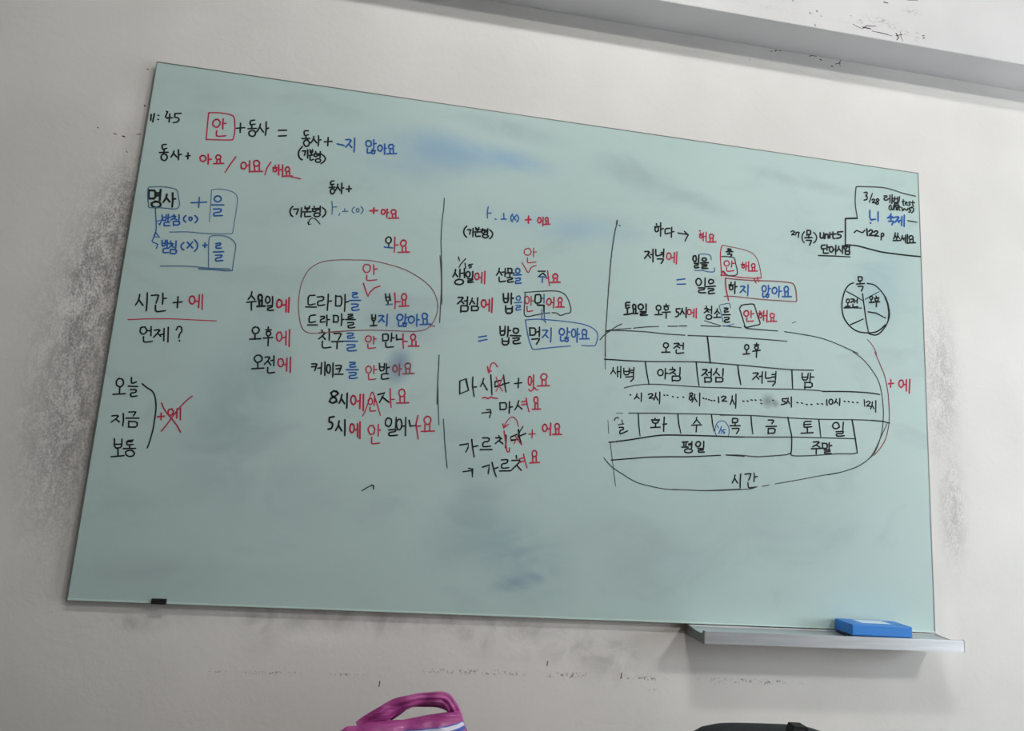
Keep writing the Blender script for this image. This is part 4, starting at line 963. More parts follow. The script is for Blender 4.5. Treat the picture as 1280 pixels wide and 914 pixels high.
b37 9947 6637 9919 6622 9899 6581 9897 6537 9911 6499 9946 6487 9978 6477 10004 6505 10027 6544 10023 6585 10006 6618 9979 6636 9951 6643
b37 10092 6672 10093 6651 10097 6587 10096 6547 10091 6489 10090 6470
b37 10094 6566 10147 6574
b37 9936 6445 9937 6423 9939 6358 9944 6336 9955 6333 9973 6335 10015 6347 10030 6351
b37 10071 6447 10081 6423
b37 10034 6410 10133 6432
b37 10079 6404 10062 6401 10055 6373 10051 6352 10062 6337 10082 6335 10100 6329 10114 6336 10122 6360 10130 6377 10119 6391 10103 6412 10079 6411
b37 10237 6654 10213 6620 10197 6577 10203 6530 10215 6489 10238 6460 10262 6459 10290 6477 10304 6517 10300 6580 10291 6620 10267 6655 10242 6649
b37 10341 6683 10342 6645 10343 6532 10344 6464 10345 6373 10346 6343
b37 10348 6537 10398 6547
b38 10507 6673 10475 6655 10464 6623 10461 6588 10474 6561 10501 6547 10531 6543 10560 6561 10575 6593 10579 6623 10560 6653 10534 6664 10505 6669
b37 10478 6542 10484 6434
b37 10570 6556 10569 6451
b37 10412 6427 10646 6457
c28 9442 7062 9444 6814 9514 6775 9509 6976
c28 9511 6821 9553 6739
b23 9056 6759 9060 6742 9064 6719 9069 6693 9076 6662 9083 6629 9091 6593 9100 6554 9111 6509 9122 6461 9134 6413 9147 6367 9159 6324 9172 6285 9186 6246 9201 6208 9215 6174 9229 6144 9242 6119 9251 6100 9257 6085 9262 6075 9270 6068 9285 6065 9312 6065 9350 6069 9395 6078 9448 6090 9507 6104 9573 6119 9643 6134 9728 6150 9830 6169 9937 6189 10041 6208 10129 6224 10191 6235
b22 9050 6758 9081 6764 9121 6773 9170 6784 9226 6794 9289 6804 9359 6811 9438 6816 9528 6820 9625 6822 9725 6824 9822 6825 9912 6825 9997 6825 10081 6824 10163 6822 10240 6820 10313 6816 10379 6811 10439 6804 10492 6797 10541 6788 10585 6777 10626 6766 10664 6753 10699 6738 10732 6721 10761 6702 10786 6683 10808 6664 10826 6644 10839 6626 10848 6607 10854 6589 10856 6569 10857 6547 10856 6523 10854 6493 10849 6459 10842 6423 10833 6388 10824 6357 10815 6333 10807 6314 10801 6304 10792 6298 10776 6294 10748 6289 10710 6285 10658 6281 10601 6279 10544 6277 10496 6275 10462 6274
#handwriting|large slanted black verb with red ending and arrow over it
k33 7603 5142 7627 4846
k34 7603 5149 7742 5218 7821 4950 7635 4856
k34 7898 5270 7906 5063 7964 4821
k34 7916 5035 8001 5047
#handwriting|large slanted black verb with red ending and arrow over it
k34 8157 5262 8135 5154 8094 5067
k34 8151 5150 8257 4999
#handwriting|large slanted black verb with red ending and arrow over it
k36 8316 5359 8347 5149 8377 4903
k34 8547 5249 8427 5203 8434 5090 8597 5142
k34 8616 5382 8652 5199 8702 4990
k34 8596 5158 8763 5214
r23 8617 5363 8537 5141 8466 4981
r23 8442 5323 8527 5117 8625 5007
r30 8461 5563 8454 5573 8444 5586 8432 5602 8419 5618 8407 5632 8396 5641 8380 5648 8365 5651 8350 5649 8336 5643 8328 5636 8320 5628 8312 5618 8306 5605 8299 5590 8294 5572 8289 5548 8285 5518 8282 5485 8279 5454 8276 5427 8275 5408
r38 8225 5542 8265 5407 8319 5455
r34 8161 4798 8170 4801 8184 4807 8199 4813 8215 4818 8230 4820 8242 4817 8254 4810 8266 4802 8278 4796 8290 4795 8301 4798 8312 4806 8323 4816 8335 4825 8346 4833 8358 4838 8372 4838 8386 4834 8400 4829 8415 4824 8430 4820 8444 4819 8460 4819 8476 4819 8491 4820 8503 4820 8512 4820
#handwriting|large slanted black verb with red ending and arrow over it
k36 8889 5201 9062 5239
k36 8981 5339 8982 5111
#handwriting|large slanted black verb with red ending and arrow over it
r36 9240 5407 9220 5379 9213 5332 9214 5277 9223 5235 9242 5201 9264 5198 9285 5230 9291 5272 9292 5324 9285 5367 9260 5402 9240 5407
r36 9299 5291 9336 5308
r36 9336 5453 9348 5118
r36 9566 5500 9538 5481 9520 5449 9507 5404 9532 5371 9558 5355 9605 5353 9632 5377 9657 5407 9662 5442 9643 5483 9607 5495 9571 5496
r36 9546 5346 9553 5223
r36 9642 5340 9645 5217
r36 9440 5194 9735 5227
r30 9240 5096 9247 5087 9258 5075 9270 5064 9283 5059 9294 5061 9306 5068 9318 5077 9330 5087 9341 5097 9350 5108 9358 5121 9366 5134 9374 5144 9381 5148 9390 5143 9399 5129 9408 5114 9418 5104 9433 5102 9449 5105 9461 5107
#handwriting|black verb with red ending after a black arrow, upper one of the two
k32 8174 4448 8382 4493
k32 8274 4535 8367 4543 8383 4481 8357 4356
#handwriting|black verb with red ending after a black arrow, upper one of the two
k35 8574 4723 8593 4561
k36 8584 4721 8614 4724 8702 4733 8732 4705 8734 4612 8705 4577 8616 4567 8586 4564
k36 8800 4767 8802 4738 8807 4650 8809 4596 8809 4519 8809 4494
k36 8799 4635 8876 4652
k34 9019 4809 8985 4671 8938 4585
k34 8994 4707 9107 4618
r34 9191 4885 9225 4726 9277 4570
r34 9085 4786 9202 4814
r34 9096 4716 9214 4749
r36 9419 4930 9391 4915 9378 4884 9382 4839 9392 4805 9412 4788 9434 4780 9460 4794 9471 4832 9476 4877 9462 4906 9439 4936 9416 4927
r36 9414 4778 9416 4650
r36 9474 4790 9482 4658
r36 9357 4633 9548 4656
#handwriting|second slanted black verb with red plus ending and looped arrow
k35 7718 3675 7915 3721 7911 3625 7868 3526
k35 7983 3825 8012 3655 8068 3431
k35 8012 3655 8133 3687
k35 8230 3876 8262 3879 8358 3887 8387 3873 8381 3824 8353 3803 8277 3788 8250 3764 8246 3704 8258 3683 8298 3681 8334 3685 8405 3698 8428 3702
k35 8197 3604 8467 3628
#handwriting|second slanted black verb with red plus ending and looped arrow
k35 8606 3957 8621 3924
k35 8534 3899 8562 3902 8649 3912 8668 3904 8637 3869 8608 3840 8553 3788 8534 3771
k35 8627 3837 8711 3778
k35 8772 3985 8774 3956 8779 3869 8781 3811 8779 3722 8779 3693
r28 8717 4077 8722 4052 8730 4018 8739 3977 8749 3933 8758 3889 8767 3849 8776 3808 8784 3765 8793 3721 8801 3681 8809 3647 8818 3622 8832 3602 8847 3599 8861 3605 8870 3614 8873 3623 8874 3637 8874 3654 8873 3671 8872 3685 8872 3695
k35 9027 4019 8879 3945 8900 3870 9058 3905
k39 9055 4131 9091 3942 9148 3796
k35 9054 3963 9233 4058
k26 9157 4215 9093 4094 9053 3986
r24 9032 3938 8971 3794
r24 8982 3981 9148 3796
r22 9051 4196 9047 4211 9041 4233 9035 4259 9027 4286 9017 4311 9007 4332 8995 4351 8981 4368 8966 4384 8950 4398 8934 4408 8918 4414 8903 4416 8887 4413 8872 4408 8856 4399 8841 4389 8826 4377 8812 4362 8799 4345 8786 4325 8774 4305 8762 4285 8751 4266 8740 4246 8730 4225 8721 4204 8712 4185 8705 4168 8699 4157
r30 8678 4236 8700 4145 8812 4235
r30 9304 4046 9453 4066
r30 9384 4151 9385 3963
#handwriting|second slanted black verb with red plus ending and looped arrow
r35 9663 4302 9642 4279 9624 4249 9624 4204 9637 4161 9657 4141 9694 4138 9713 4153 9730 4196 9732 4241 9719 4276 9690 4297 9666 4308
r36 9743 4194 9799 4213
r35 9815 4343 9817 4055
r36 9965 4341 9935 4332 9921 4302 9920 4263 9930 4233 9957 4219 9985 4216 10009 4236 10027 4259 10025 4291 10011 4327 9991 4341 9961 4347
r36 9940 4224 9946 4102
r36 10016 4218 10019 4095
r36 9872 4083 10085 4098
#handwriting|black verb with red ending after a black arrow, lower one of the two
k31 7838 3079 8052 3123
k31 7958 3162 8050 3157 8063 2977
#handwriting|black verb with red ending after a black arrow, lower one of the two
k34 8276 3213 8434 3270 8426 3160 8418 3073
k34 8488 3335 8533 3190 8607 3024
k34 8533 3185 8634 3231
k35 8702 3405 8732 3410 8822 3424 8850 3411 8842 3359 8815 3337 8743 3323 8718 3300 8713 3246 8723 3226 8758 3220 8793 3223 8861 3238 8884 3243
k35 8676 3151 8932 3174
k35 9040 3529 9054 3468
k35 8945 3409 8988 3414 9116 3431 9144 3416 9099 3354 9057 3305 8974 3217 8946 3188
k35 9067 3307 9181 3201
r33 9209 3576 9254 3423 9311 3270
r33 9122 3459 9226 3490
r33 9134 3380 9242 3422
r35 9452 3673 9434 3663 9412 3622 9412 3588 9429 3555 9453 3530 9481 3538 9507 3552 9520 3585 9520 3624 9509 3655 9487 3672 9456 3671
r35 9430 3540 9439 3405
r35 9512 3535 9524 3412
r35 9367 3382 9596 3410
#drawn_line|long thin black divider between the third and fourth columns
g42 11220 9548 11214 9448
g29 11218 9461 11214 9439 11207 9410 11199 9375 11191 9334 11182 9287 11174 9233 11166 9171 11157 9100 11148 9022 11140 8942 11132 8862 11125 8785 11118 8710 11113 8634 11107 8558 11103 8483 11099 8412 11095 8344 11092 8282 11091 8224 11089 8168 11088 8114 11087 8060 11086 8005 11083 7945 11081 7880 11078 7815 11075 7755 11073 7705 11071 7668
g26 11090 8192 11088 8140 11086 8068 11083 7984 11080 7891 11077 7798 11074 7710 11072 7624 11070 7536 11067 7447 11065 7358 11063 7270 11061 7185 11059 7103 11057 7022 11055 6943 11053 6865 11052 6789 11051 6714 11050 6638 11050 6563 11050 6489 11050 6418 11051 6352 11053 6294 11055 6242 11058 6195 11061 6153 11065 6116 11068 6087 11070 6064
g20 11048 6337 11063 6005 11077 5743
g36 11278 9427 11298 9422
#drawn_line|long thin black divider between the third and fourth columns
g13 11197 4523 11233 4204
#drawn_line|long thin black divider between the third and fourth columns
g17 11281 3981 11330 3679 11385 3366 11450 2990
#handwriting|black verb, arrow and red word at the top of the fourth column
k40 12253 9597 12260 9558
k40 12207 9503 12328 9531
k40 12254 9513 12234 9494 12220 9463 12220 9438 12228 9397 12255 9380 12275 9392 12294 9396 12309 9429 12308 9459 12297 9491 12284 9514 12258 9513
k40 12364 9633 12365 9592 12368 9471 12369 9400 12370 9309 12370 9279
k40 12378 9461 12434 9490
k40 12614 9519 12589 9514 12512 9499 12487 9467 12486 9388 12491 9361 12506 9359 12534 9366 12600 9389 12622 9396
k40 12661 9549 12660 9520 12658 9433 12658 9380 12659 9308 12659 9284
k40 12655 9424 12721 9445
#handwriting|black verb, arrow and red word at the top of the fourth column
k36 12828 9420 13105 9412
k36 13002 9487 13105 9399 13057 9306 13021 9226
#handwriting|black verb, arrow and red word at the top of the fourth column
r34 13437 9499 13441 9473
r34 13403 9455 13485 9472
r34 13437 9440 13426 9431 13416 9411 13411 9386 13418 9371 13438 9363 13455 9361 13471 9375 13479 9386 13483 9415 13473 9433 13456 9442 13439 9436
r34 13515 9515 13512 9293
r34 13525 9407 13588 9426
r34 13590 9537 13590 9282
r39 13721 9502 13697 9487 13682 9459 13684 9425 13691 9400 13716 9390 13747 9392 13770 9403 13782 9431 13792 9465 13777 9488 13754 9500 13723 9500
r39 13703 9386 13701 9288
r39 13774 9389 13772 9287
r39 13630 9276 13857 9309
r36 13407 9553 13428 9548
#handwriting|black evening word with red particle in the fourth column
k40 11966 8822 11992 8827 12071 8842 12087 8827 12057 8769 12031 8727 11984 8662 11968 8640
k40 12051 8756 12122 8679
k40 12126 8764 12182 8774
k40 12183 8913 12192 8579
k40 12256 8915 12257 8885 12261 8796 12267 8762 12283 8749 12308 8752 12369 8775 12390 8782
k40 12399 8845 12466 8856
k40 12397 8794 12466 8812
k40 12468 8950 12463 8738
k40 12303 8669 12335 8673 12434 8685 12464 8681 12458 8656 12446 8631 12418 8581 12408 8564
r36 12591 8863 12569 8848 12553 8804 12544 8756 12557 8717 12581 8697 12611 8692 12645 8712 12661 8755 12663 8806 12647 8844 12620 8863 12589 8863
r36 12666 8747 12726 8761
r36 12753 8892 12749 8628
r36 12817 8917 12810 8600
#handwriting|black word with blue bracket beside the red framed phrase
k42 13283 8867 13260 8855 13247 8813 13245 8777 13260 8743 13279 8722 13298 8712 13326 8740 13335 8766 13335 8807 13326 8850 13310 8877 13287 8871
k42 13403 8899 13402 8881 13402 8825 13400 8787 13397 8728 13396 8708
k42 13288 8663 13309 8666 13370 8677 13391 8671 13390 8643 13371 8629 13315 8615 13296 8600 13294 8569 13301 8558 13323 8556 13347 8560 13394 8574 13410 8578
k42 13541 8839 13509 8831 13493 8804 13491 8784 13503 8770 13524 8761 13560 8762 13583 8773 13606 8794 13610 8813 13597 8830 13571 8845 13538 8839
k42 13445 8697 13662 8730
k42 13489 8657 13515 8661 13594 8670 13619 8665 13616 8639 13591 8626 13520 8612 13496 8599 13493 8571 13502 8563 13531 8564 13563 8568 13629 8578 13651 8581
c26 13417 8925 13434 8928 13458 8933 13486 8938 13515 8943 13544 8948 13568 8951 13590 8952 13612 8952 13632 8952 13651 8950 13668 8948 13682 8944 13699 8937 13711 8927 13719 8914 13726 8900 13730 8887 13732 8871 13733 8854 13734 8837 13735 8823 13735 8813
c30 13301 8482 13323 8485 13354 8490 13390 8495 13429 8500 13467 8504 13501 8506 13533 8505 13563 8502 13593 8499 13623 8495 13651 8492 13678 8491 13704 8492 13731 8493 13757 8495 13781 8498 13801 8504 13816 8512 13826 8525 13830 8543 13830 8564 13829 8584 13827 8601 13827 8613
#handwriting|red and black framed red words in the fourth column
r32 14030 9236 14026 9224 14020 9208 14012 9188 14005 9166 13999 9143 13994 9118 13990 9093 13987 9066 13985 9037 13984 9006 13983 8975 13983 8942 13984 8908 13987 8874 13989 8838 13993 8800 13996 8761 13999 8719 14003 8670 14008 8615 14013 8557 14017 8503 14021 8457 14024 8424
m24 14030 9243 14062 9241 14106 9238 14158 9234 14214 9230 14271 9226 14325 9221 14377 9217 14430 9213 14485 9208 14538 9203 14588 9197 14634 9191 14675 9183 14714 9175 14749 9166 14782 9156 14813 9145 14841 9132 14866 9119 14888 9104 14907 9089 14925 9072 14942 9053 14958 9032 14973 9009 14988 8984 15001 8956 15013 8927 15025 8897 15036 8865 15047 8831 15057 8793 15067 8754 15075 8715 15083 8678 15089 8645 15094 8615 15097 8585 15099 8557 15100 8533 15102 8512 15103 8497
r32 13998 8441 14023 8441 14056 8443 14096 8444 14140 8446 14186 8447 14232 8447 14278 8447 14327 8447 14377 8446 14429 8445 14483 8444 14538 8445 14596 8446 14659 8448 14723 8451 14786 8454 14845 8457 14897 8461 14942 8465 14984 8471 15022 8477 15055 8483 15082 8488 15103 8492
k41 14177 9160 14187 9163 14215 9170 14221 9165 14212 9143 14201 9128 14179 9103 14171 9095
k41 14198 9139 14223 9113
k41 14228 9156 14237 9159 14264 9167 14268 9164 14255 9145 14246 9130 14232 9103 14228 9094
k41 14255 9141 14275 9107
k41 14139 9079 14318 9105
k41 14226 9094 14219 9048
k41 14174 9016 14197 9020 14268 9031 14292 9030 14291 9015 14282 8998 14259 8963 14251 8951
g32 14017 8941 14037 8943 14065 8945 14099 8949 14134 8952 14169 8954 14200 8955 14229 8956 14258 8956 14286 8957 14312 8955 14335 8950 14354 8941 14367 8928 14375 8913 14380 8895 14383 8873 14387 8847 14393 8815 14404 8774 14419 8723 14435 8667 14447 8613 14453 8564 14448 8527 14429 8501 14399 8483 14362 8472 14323 8464 14287 8459 14257 8455 14235 8453 14216 8453 14199 8456 14184 8461 14170 8468 14155 8476 14140 8486 14125 8501 14110 8516 14097 8532 14086 8545 14078 8554
r32 14139 8835 14105 8814 14087 8784 14086 8750 14094 8723 14133 8700 14167 8705 14204 8719 14223 8749 14229 8788 14209 8824 14180 8845 14142 8833
r32 14298 8853 14297 8834 14294 8779 14292 8745 14288 8700 14287 8685
r32 14295 8778 14364 8798
r32 14158 8658 14158 8641 14156 8588 14164 8569 14187 8563 14227 8569 14324 8593 14356 8601
r36 14594 8848 14593 8827
r36 14554 8790 14645 8801
r36 14607 8785 14583 8768 14576 8749 14579 8732 14578 8713 14595 8703 14609 8696 14633 8713 14637 8728 14639 8749 14632 8768 14623 8782 14600 8777
r36 14682 8861 14681 8650
r36 14686 8752 14749 8773
r36 14755 8887 14758 8632
r36 14872 8844 14851 8831 14833 8809 14836 8777 14846 8753 14867 8739 14887 8744 14914 8755 14935 8779 14931 8808 14926 8832 14902 8847 14879 8847
r36 14859 8741 14854 8647
r36 14924 8746 14923 8657
r36 14788 8636 14996 8666
r36 14058 8552 14009 8447 14117 8454 14058 8552
#handwriting|red framed black and blue phrase after a blue equals sign
b35 12835 8184 13045 8232
#handwriting|red framed black and blue phrase after a blue equals sign
b35 12843 8070 13065 8102
#handwriting|red framed black and blue phrase after a blue equals sign
k40 13404 8286 13362 8261 13341 8223 13338 8177 13359 8136 13391 8100 13428 8104 13460 8131 13479 8170 13483 8221 13466 8259 13436 8281 13396 8281
k40 13581 8314 13581 8291 13581 8221 13581 8175 13580 8109 13580 8087
k40 13411 8038 13443 8043 13539 8056 13569 8050 13563 8020 13533 8004 13451 7986 13422 7969 13417 7936 13427 7924 13465 7920 13502 7922 13576 7933 13600 7937
k40 13734 8297 13704 8283 13681 8257 13679 8226 13688 8195 13719 8180 13751 8191 13791 8209 13809 8230 13806 8257 13800 8287 13771 8290 13731 8302
k40 13617 8092 13859 8136
k40 13665 8050 13696 8053 13789 8060 13818 8053 13813 8025 13786 8010 13709 7993 13683 7973 13678 7932 13687 7919 13722 7923 13756 7929 13824 7946 13847 7951
#handwriting|red framed black and blue phrase after a blue equals sign
k40 14281 8281 14279 8237
k40 14222 8208 14346 8223
k40 14277 8194 14252 8182 14234 8149 14235 8131 14248 8107 14264 8081 14285 8087 14317 8101 14329 8125 14332 8154 14319 8181 14302 8201 14270 8192
k40 14390 8306 14389 8272 14388 8169 14386 8107 14385 8026 14384 7998
k40 14387 8175 14443 8188
b40 14536 8200 14562 8205 14638 8220 14653 8206 14622 8149 14594 8112 14543 8055 14526 8036
b40 14602 8125 14675 8070
b40 14744 8265 14744 8237 14742 8152 14740 8095 14734 8008 14732 7979
b40 15182 8298 15147 8274 15129 8237 15132 8202 15137 8164 15161 8141 15197 8137 15224 8168 15240 8203 15242 8238 15232 8269 15205 8290 15178 8292
b40 15300 8317 15301 8297 15305 8240 15304 8204 15298 8154 15297 8137
b40 15300 8220 15351 8235
b40 15148 8098 15148 8078 15150 8018 15153 7997 15159 7991 15175 7994 15217 8010 15231 8015
b40 15280 8119 15284 8095
b40 15230 8062 15320 8079
b40 15265 8072 15248 8060 15237 8038 15237 8025 15248 8006 15260 8000 15281 7991 15292 8006 15307 8021 15307 8040 15302 8052 15286 8065 15268 8062
b40 15462 8275 15426 8251 15406 8215 15407 8172 15412 8135 15447 8119 15484 8113 15508 8134 15534 8180 15538 8221 15522 8258 15496 8280 15464 8283
b40 15598 8316 15597 8285 15595 8191 15593 8136 15588 8063 15587 8039
b40 15604 8188 15664 8203
b41 15787 8344 15756 8318 15739 8290 15738 8252 15746 8217 15775 8198 15803 8196 15837 8224 15858 8255 15857 8293 15845 8318 15820 8345 15786 8340
b40 15760 8192 15758 8066
b40 15849 8196 15842 8067
b40 15686 8058 15938 8088
r36 14131 8386 14134 8189 14175 7972 14220 7805
m30 14126 8373 14171 8374 14233 8375 14307 8377 14386 8378 14465 8380 14538 8383 14606 8385 14673 8388 14740 8392 14808 8395 14877 8399 14948 8404 15023 8410 15099 8417 15177 8425 15256 8432 15335 8439 15413 8444 15495 8448 15582 8452 15668 8454 15750 8456 15823 8456 15882 8454 15924 8451 15954 8447 15973 8442 15987 8434 15999 8424 16012 8411 16026 8394 16037 8373 16046 8350 16053 8326 16059 8301 16064 8279 16069 8258 16071 8238 16073 8219 16074 8199 16075 8178 16077 8155 16079 8128 16081 8098 16084 8067 16086 8037 16088 8012 16089 7994
m27 14100 7895 14125 7898 14160 7902 14201 7908 14246 7913 14293 7918 14340 7921 14384 7922 14429 7922 14475 7921 14525 7920 14581 7920 14645 7919 14718 7920 14800 7920 14887 7921 14978 7922 15068 7923 15156 7925 15243 7928 15332 7932 15421 7936 15509 7941 15593 7945 15673 7949 15751 7953 15830 7956 15906 7960 15975 7963 16033 7966 16076 7968
r38 14909 8462 14936 8378 14962 8343
r38 14999 8497 15026 8388
r38 14923 8401 15064 8417
#handwriting|black row of day, afternoon and 5 o'clock above the table
k44 11628 7469 11607 7467 11547 7462 11527 7433 11529 7352 11535 7322 11549 7313 11569 7317 11616 7337 11631 7344
k45 11537 7386 11622 7398
k44 11577 7293 11582 7161
k44 11495 7143 11662 7180
k45 11740 7435 11720 7421 11709 7392 11710 7356 11718 7329 11733 7307 11757 7313 11777 7328 11786 7349 11786 7387 11780 7410 11758 7428 11741 7431
k44 11732 7312 11729 7199
k44 11793 7311 11790 7200
k45 11683 7195 11845 7215
k45 11903 7453 11875 7434 11848 7406 11851 7365 11862 7342 11889 7320 11927 7316 11961 7337 11981 7367 11980 7408 11960 7435 11936 7454 11899 7458
k45 12050 7472 12051 7457 12052 7413 12053 7381 12054 7331 12055 7314
k45 11909 7261 11938 7266 12025 7278 12052 7275 12048 7251 12021 7238 11944 7221 11917 7207 11913 7181 11923 7173 11957 7177 11993 7182 12065 7194 12089 7198
#handwriting|black row of day, afternoon and 5 o'clock above the table
k39 12367 7474 12335 7452 12314 7429 12317 7394 12325 7361 12359 7352 12387 7348 12415 7361 12439 7396 12435 7426 12426 7451 12396 7473 12363 7475
k39 12382 7330 12386 7234
k39 12287 7224 12477 7251
k39 12572 7529 12576 7508
k39 12514 7470 12647 7490
k39 12566 7465 12537 7457 12526 7428 12522 7401 12539 7389 12555 7369 12584 7379 12615 7390 12629 7411 12632 7438 12617 7451 12596 7461 12568 7469
k39 12475 7304 12683 7339
k39 12578 7321 12581 7166
#handwriting|black row of day, afternoon and 5 o'clock above the table
k39 12840 7439 12839 7422 12838 7369 12848 7353 12877 7358 12891 7351 12906 7323 12906 7301 12890 7261 12872 7245 12834 7233 12822 7229
k39 12843 7431 12936 7452
k39 12997 7463 12993 7447 12982 7398 12972 7365 12951 7316 12944 7299
k39 12992 7409 13049 7325
k39 13099 7496 13099 7470 13099 7394 13099 7342 13100 7262 13100 7235
r35 13170 7456 13142 7439 13136 7403 13134 7366 13139 7338 13159 7321 13183 7319 13207 7335 13230 7368 13225 7407 13224 7439 13194 7448 13167 7451
r35 13234 7374 13295 7391
r35 13305 7477 13299 7269
r35 13364 7500 13365 7249
#handwriting|black row of day, afternoon and 5 o'clock above the table
k37 13629 7586 13630 7553
k37 13582 7518 13603 7520 13668 7527 13682 7517 13660 7483 13636 7458 13589 7420 13573 7408
k37 13639 7483 13699 7436
k37 13703 7495 13755 7514
k37 13770 7601 13768 7410
k37 13690 7371 13658 7359 13633 7332 13627 7299 13641 7265 13675 7256 13717 7259 13756 7276 13773 7301 13776 7335 13763 7354 13733 7371 13692 7372
k37 13925 7548 13921 7536 13911 7499 13896 7472 13862 7430 13851 7416
k37 13917 7495 13985 7438
k37 13913 7423 13910 7335
k37 13824 7313 14008 7341
k39 14110 7590 14129 7591 14184 7596 14202 7589 14199 7564 14182 7552 14134 7542 14116 7527 14112 7492 14118 7482 14140 7487 14162 7493 14205 7504 14220 7507
k39 14063 7410 14266 7434
k39 14112 7340 14137 7345 14214 7360 14237 7353 14230 7315 14206 7298 14142 7288 14121 7273 14121 7240 14129 7228 14154 7225 14181 7228 14239 7241 14258 7245
c23 14077 7223 14070 7252 14061 7294 14050 7343 14038 7395 14027 7443 14018 7484 14008 7517 13996 7546 13985 7573 13977 7598 13974 7619 13978 7638 13990 7653 14011 7665 14036 7674 14064 7681 14091 7687 14115 7694 14138 7702 14162 7711 14185 7719 14206 7724 14226 7726 14241 7722 14252 7710 14260 7690 14265 7667 14268 7643 14270 7622 14273 7608
g23 13585 7208 13798 7165 14023 7125
c25 14098 7116 14248 7155 14378 7210
#handwriting|black row of day, afternoon and 5 o'clock above the table
r35 14698 7581 14660 7561 14641 7533 14633 7487 14654 7460 14682 7437 14715 7438 14747 7461 14765 7498 14769 7527 14763 7557 14734 7582 14694 7584
r35 14833 7594 14832 7576 14830 7519 14829 7484 14831 7434 14831 7418
r36 14834 7511 14907 7529
r35 14722 7397 14719 7380 14712 7329 14718 7311 14741 7307 14777 7312 14865 7330 14894 7336
k29 14515 7621 14522 7632 14529 7647 14539 7665 14551 7684 14565 7701 14583 7714 14605 7725 14632 7733 14662 7740 14692 7746 14721 7752 14748 7757 14772 7762 14796 7767 14819 7771 14840 7774 14859 7776 14875 7775 14893 7775 14904 7774 14914 7764 14927 7739 14938 7709 14951 7670 14964 7624 14978 7577 14992 7530 15005 7489 15019 7451 15036 7414 15053 7377 15068 7343 15076 7313 15077 7289 15070 7271 15056 7259 15038 7251 15014 7245 14987 7238 14955 7227 14915 7213 14865 7197 14811 7179 14758 7163 14713 7149 14682 7139
k29 14515 7621 14599 7398 14682 7139
k41 14651 7172 14715 7137
r36 15070 7613 15077 7580
r36 15029 7551 15134 7569
r36 15079 7531 15058 7513 15047 7492 15036 7473 15047 7447 15062 7441 15092 7431 15107 7444 15124 7475 15127 7496 15110 7523 15095 7530 15073 7532
r36 15174 7627 15170 7374
r36 15166 7495 15255 7516
r36 15267 7646 15263 7340
r38 15396 7586 15374 7573 15355 7540 15350 7516 15365 7488 15386 7476 15413 7478 15444 7488 15466 7517 15467 7544 15456 7571 15431 7583 15403 7582
r38 15381 7472 15380 7376
r38 15450 7479 15446 7380
r38 15302 7364 15527 7394
#handwriting|black row of day, afternoon and 5 o'clock above the table
g19 15956 7386 16021 7422 16060 7431
#drawn_loop|long thin black loop around the timetable
g28 10916 6455 10927 6470 10943 6491 10962 6516 10983 6543 11005 6570 11028 6594 11052 6617 11078 6640 11106 6663 11134 6685 11162 6707 11188 6727 11212 6747 11236 6767 11259 6785 11282 6803 11304 6820 11326 6835 11348 6850 11372 6864 11395 6878 11416 6889 11434 6899 11447 6907
k40 11052 6679 11164 6720 11282 6732
g28 11164 6713 11376 6765 11684 6820
g28 11751 6831 12043 6889 12392 6939
#drawn_loop|long thin black loop around the timetable
g28 12634 6968 12890 6994
g29 12927 7003 13123 7027
#drawn_loop|long thin black loop around the timetable
g29 13492 7070 13753 7082 14002 7102
g29 14073 7126 14299 7129 14563 7127
#drawn_loop|long thin black loop around the timetable
g33 14715 7123 15108 7128 15556 7142
#drawn_loop|long thin black loop around the timetable
g27 15749 7144 16059 7131 16396 7103
g27 16174 7122 16210 7121 16259 7119 16318 7116 16381 7113 16446 7108 16507 7103 16566 7097 16625 7090 16686 7082 16747 7074 16808 7064 16869 7052 16930 7039 16993 7023 17056 7007 17117 6989 17176 6972 17232 6956 17283 6941 17332 6925 17377 6910 17422 6895 17466 6880 17512 6865 17562 6848 17616 6831 17670 6813 17720 6797 17762 6783 17793 6773
g25 17655 6800 17685 6782 17727 6759 17776 6731 17830 6699 17883 6664 17931 6627 17978 6586 18025 6540 18071 6492 18117 6442 18159 6392 18198 6345 18232 6300 18264 6256 18294 6213 18320 6169 18344 6122 18366 6072 18385 6019 18401 5964 18415 5906 18427 5847 18437 5785 18446 5722 18454 5655 18462 5586 18467 5514 18471 5442 18473 5369 18473 5298 18471 5226 18466 5153 18460 5081 18451 5009 18441 4939 18430 4872 18416 4808 18401 4746 18384 4686 18365 4627 18345 4570 18323 4514 18301 4460 18278 4406 18254 4354 18227 4304 18197 4255 18162 4208 18121 4163 18075 4119 18025 4076 17973 4036 17921 3999 17870 3964 17821 3932 17772 3904 17722 3877 17672 3853 17619 3829 17564 3806 17504 3782 17440 3759 17374 3737 17308 3715 17245 3696 17186 3678 17128 3662 17069 3648 17012 3635 16961 3624 16918 3614 16886 3607
g22 18569 5023 18551 4988 18528 4941 18501 4885 18469 4822 18434 4755 18398 4685 18358 4608 18315 4521 18269 4430 18220 4339 18170 4255 18117 4181 18063 4119 18007 4065 17949 4016 17888 3971 17825 3930 17757 3891 17688 3854 17615 3821 17540 3792 17461 3765 17377 3738 17288 3711 17190 3685 17084 3659 16973 3634 16861 3610 16753 3587 16652 3564 16561 3543 16477 3523 16396 3503 16315 3484 16231 3463 16139 3442 16031 3417 15908 3390 15782 3362 15663 3335 15562 3313 15490 3297
#drawn_loop|long thin black loop around the timetable
g23 15323 3260 15156 3214
#drawn_loop|long thin black loop around the timetable
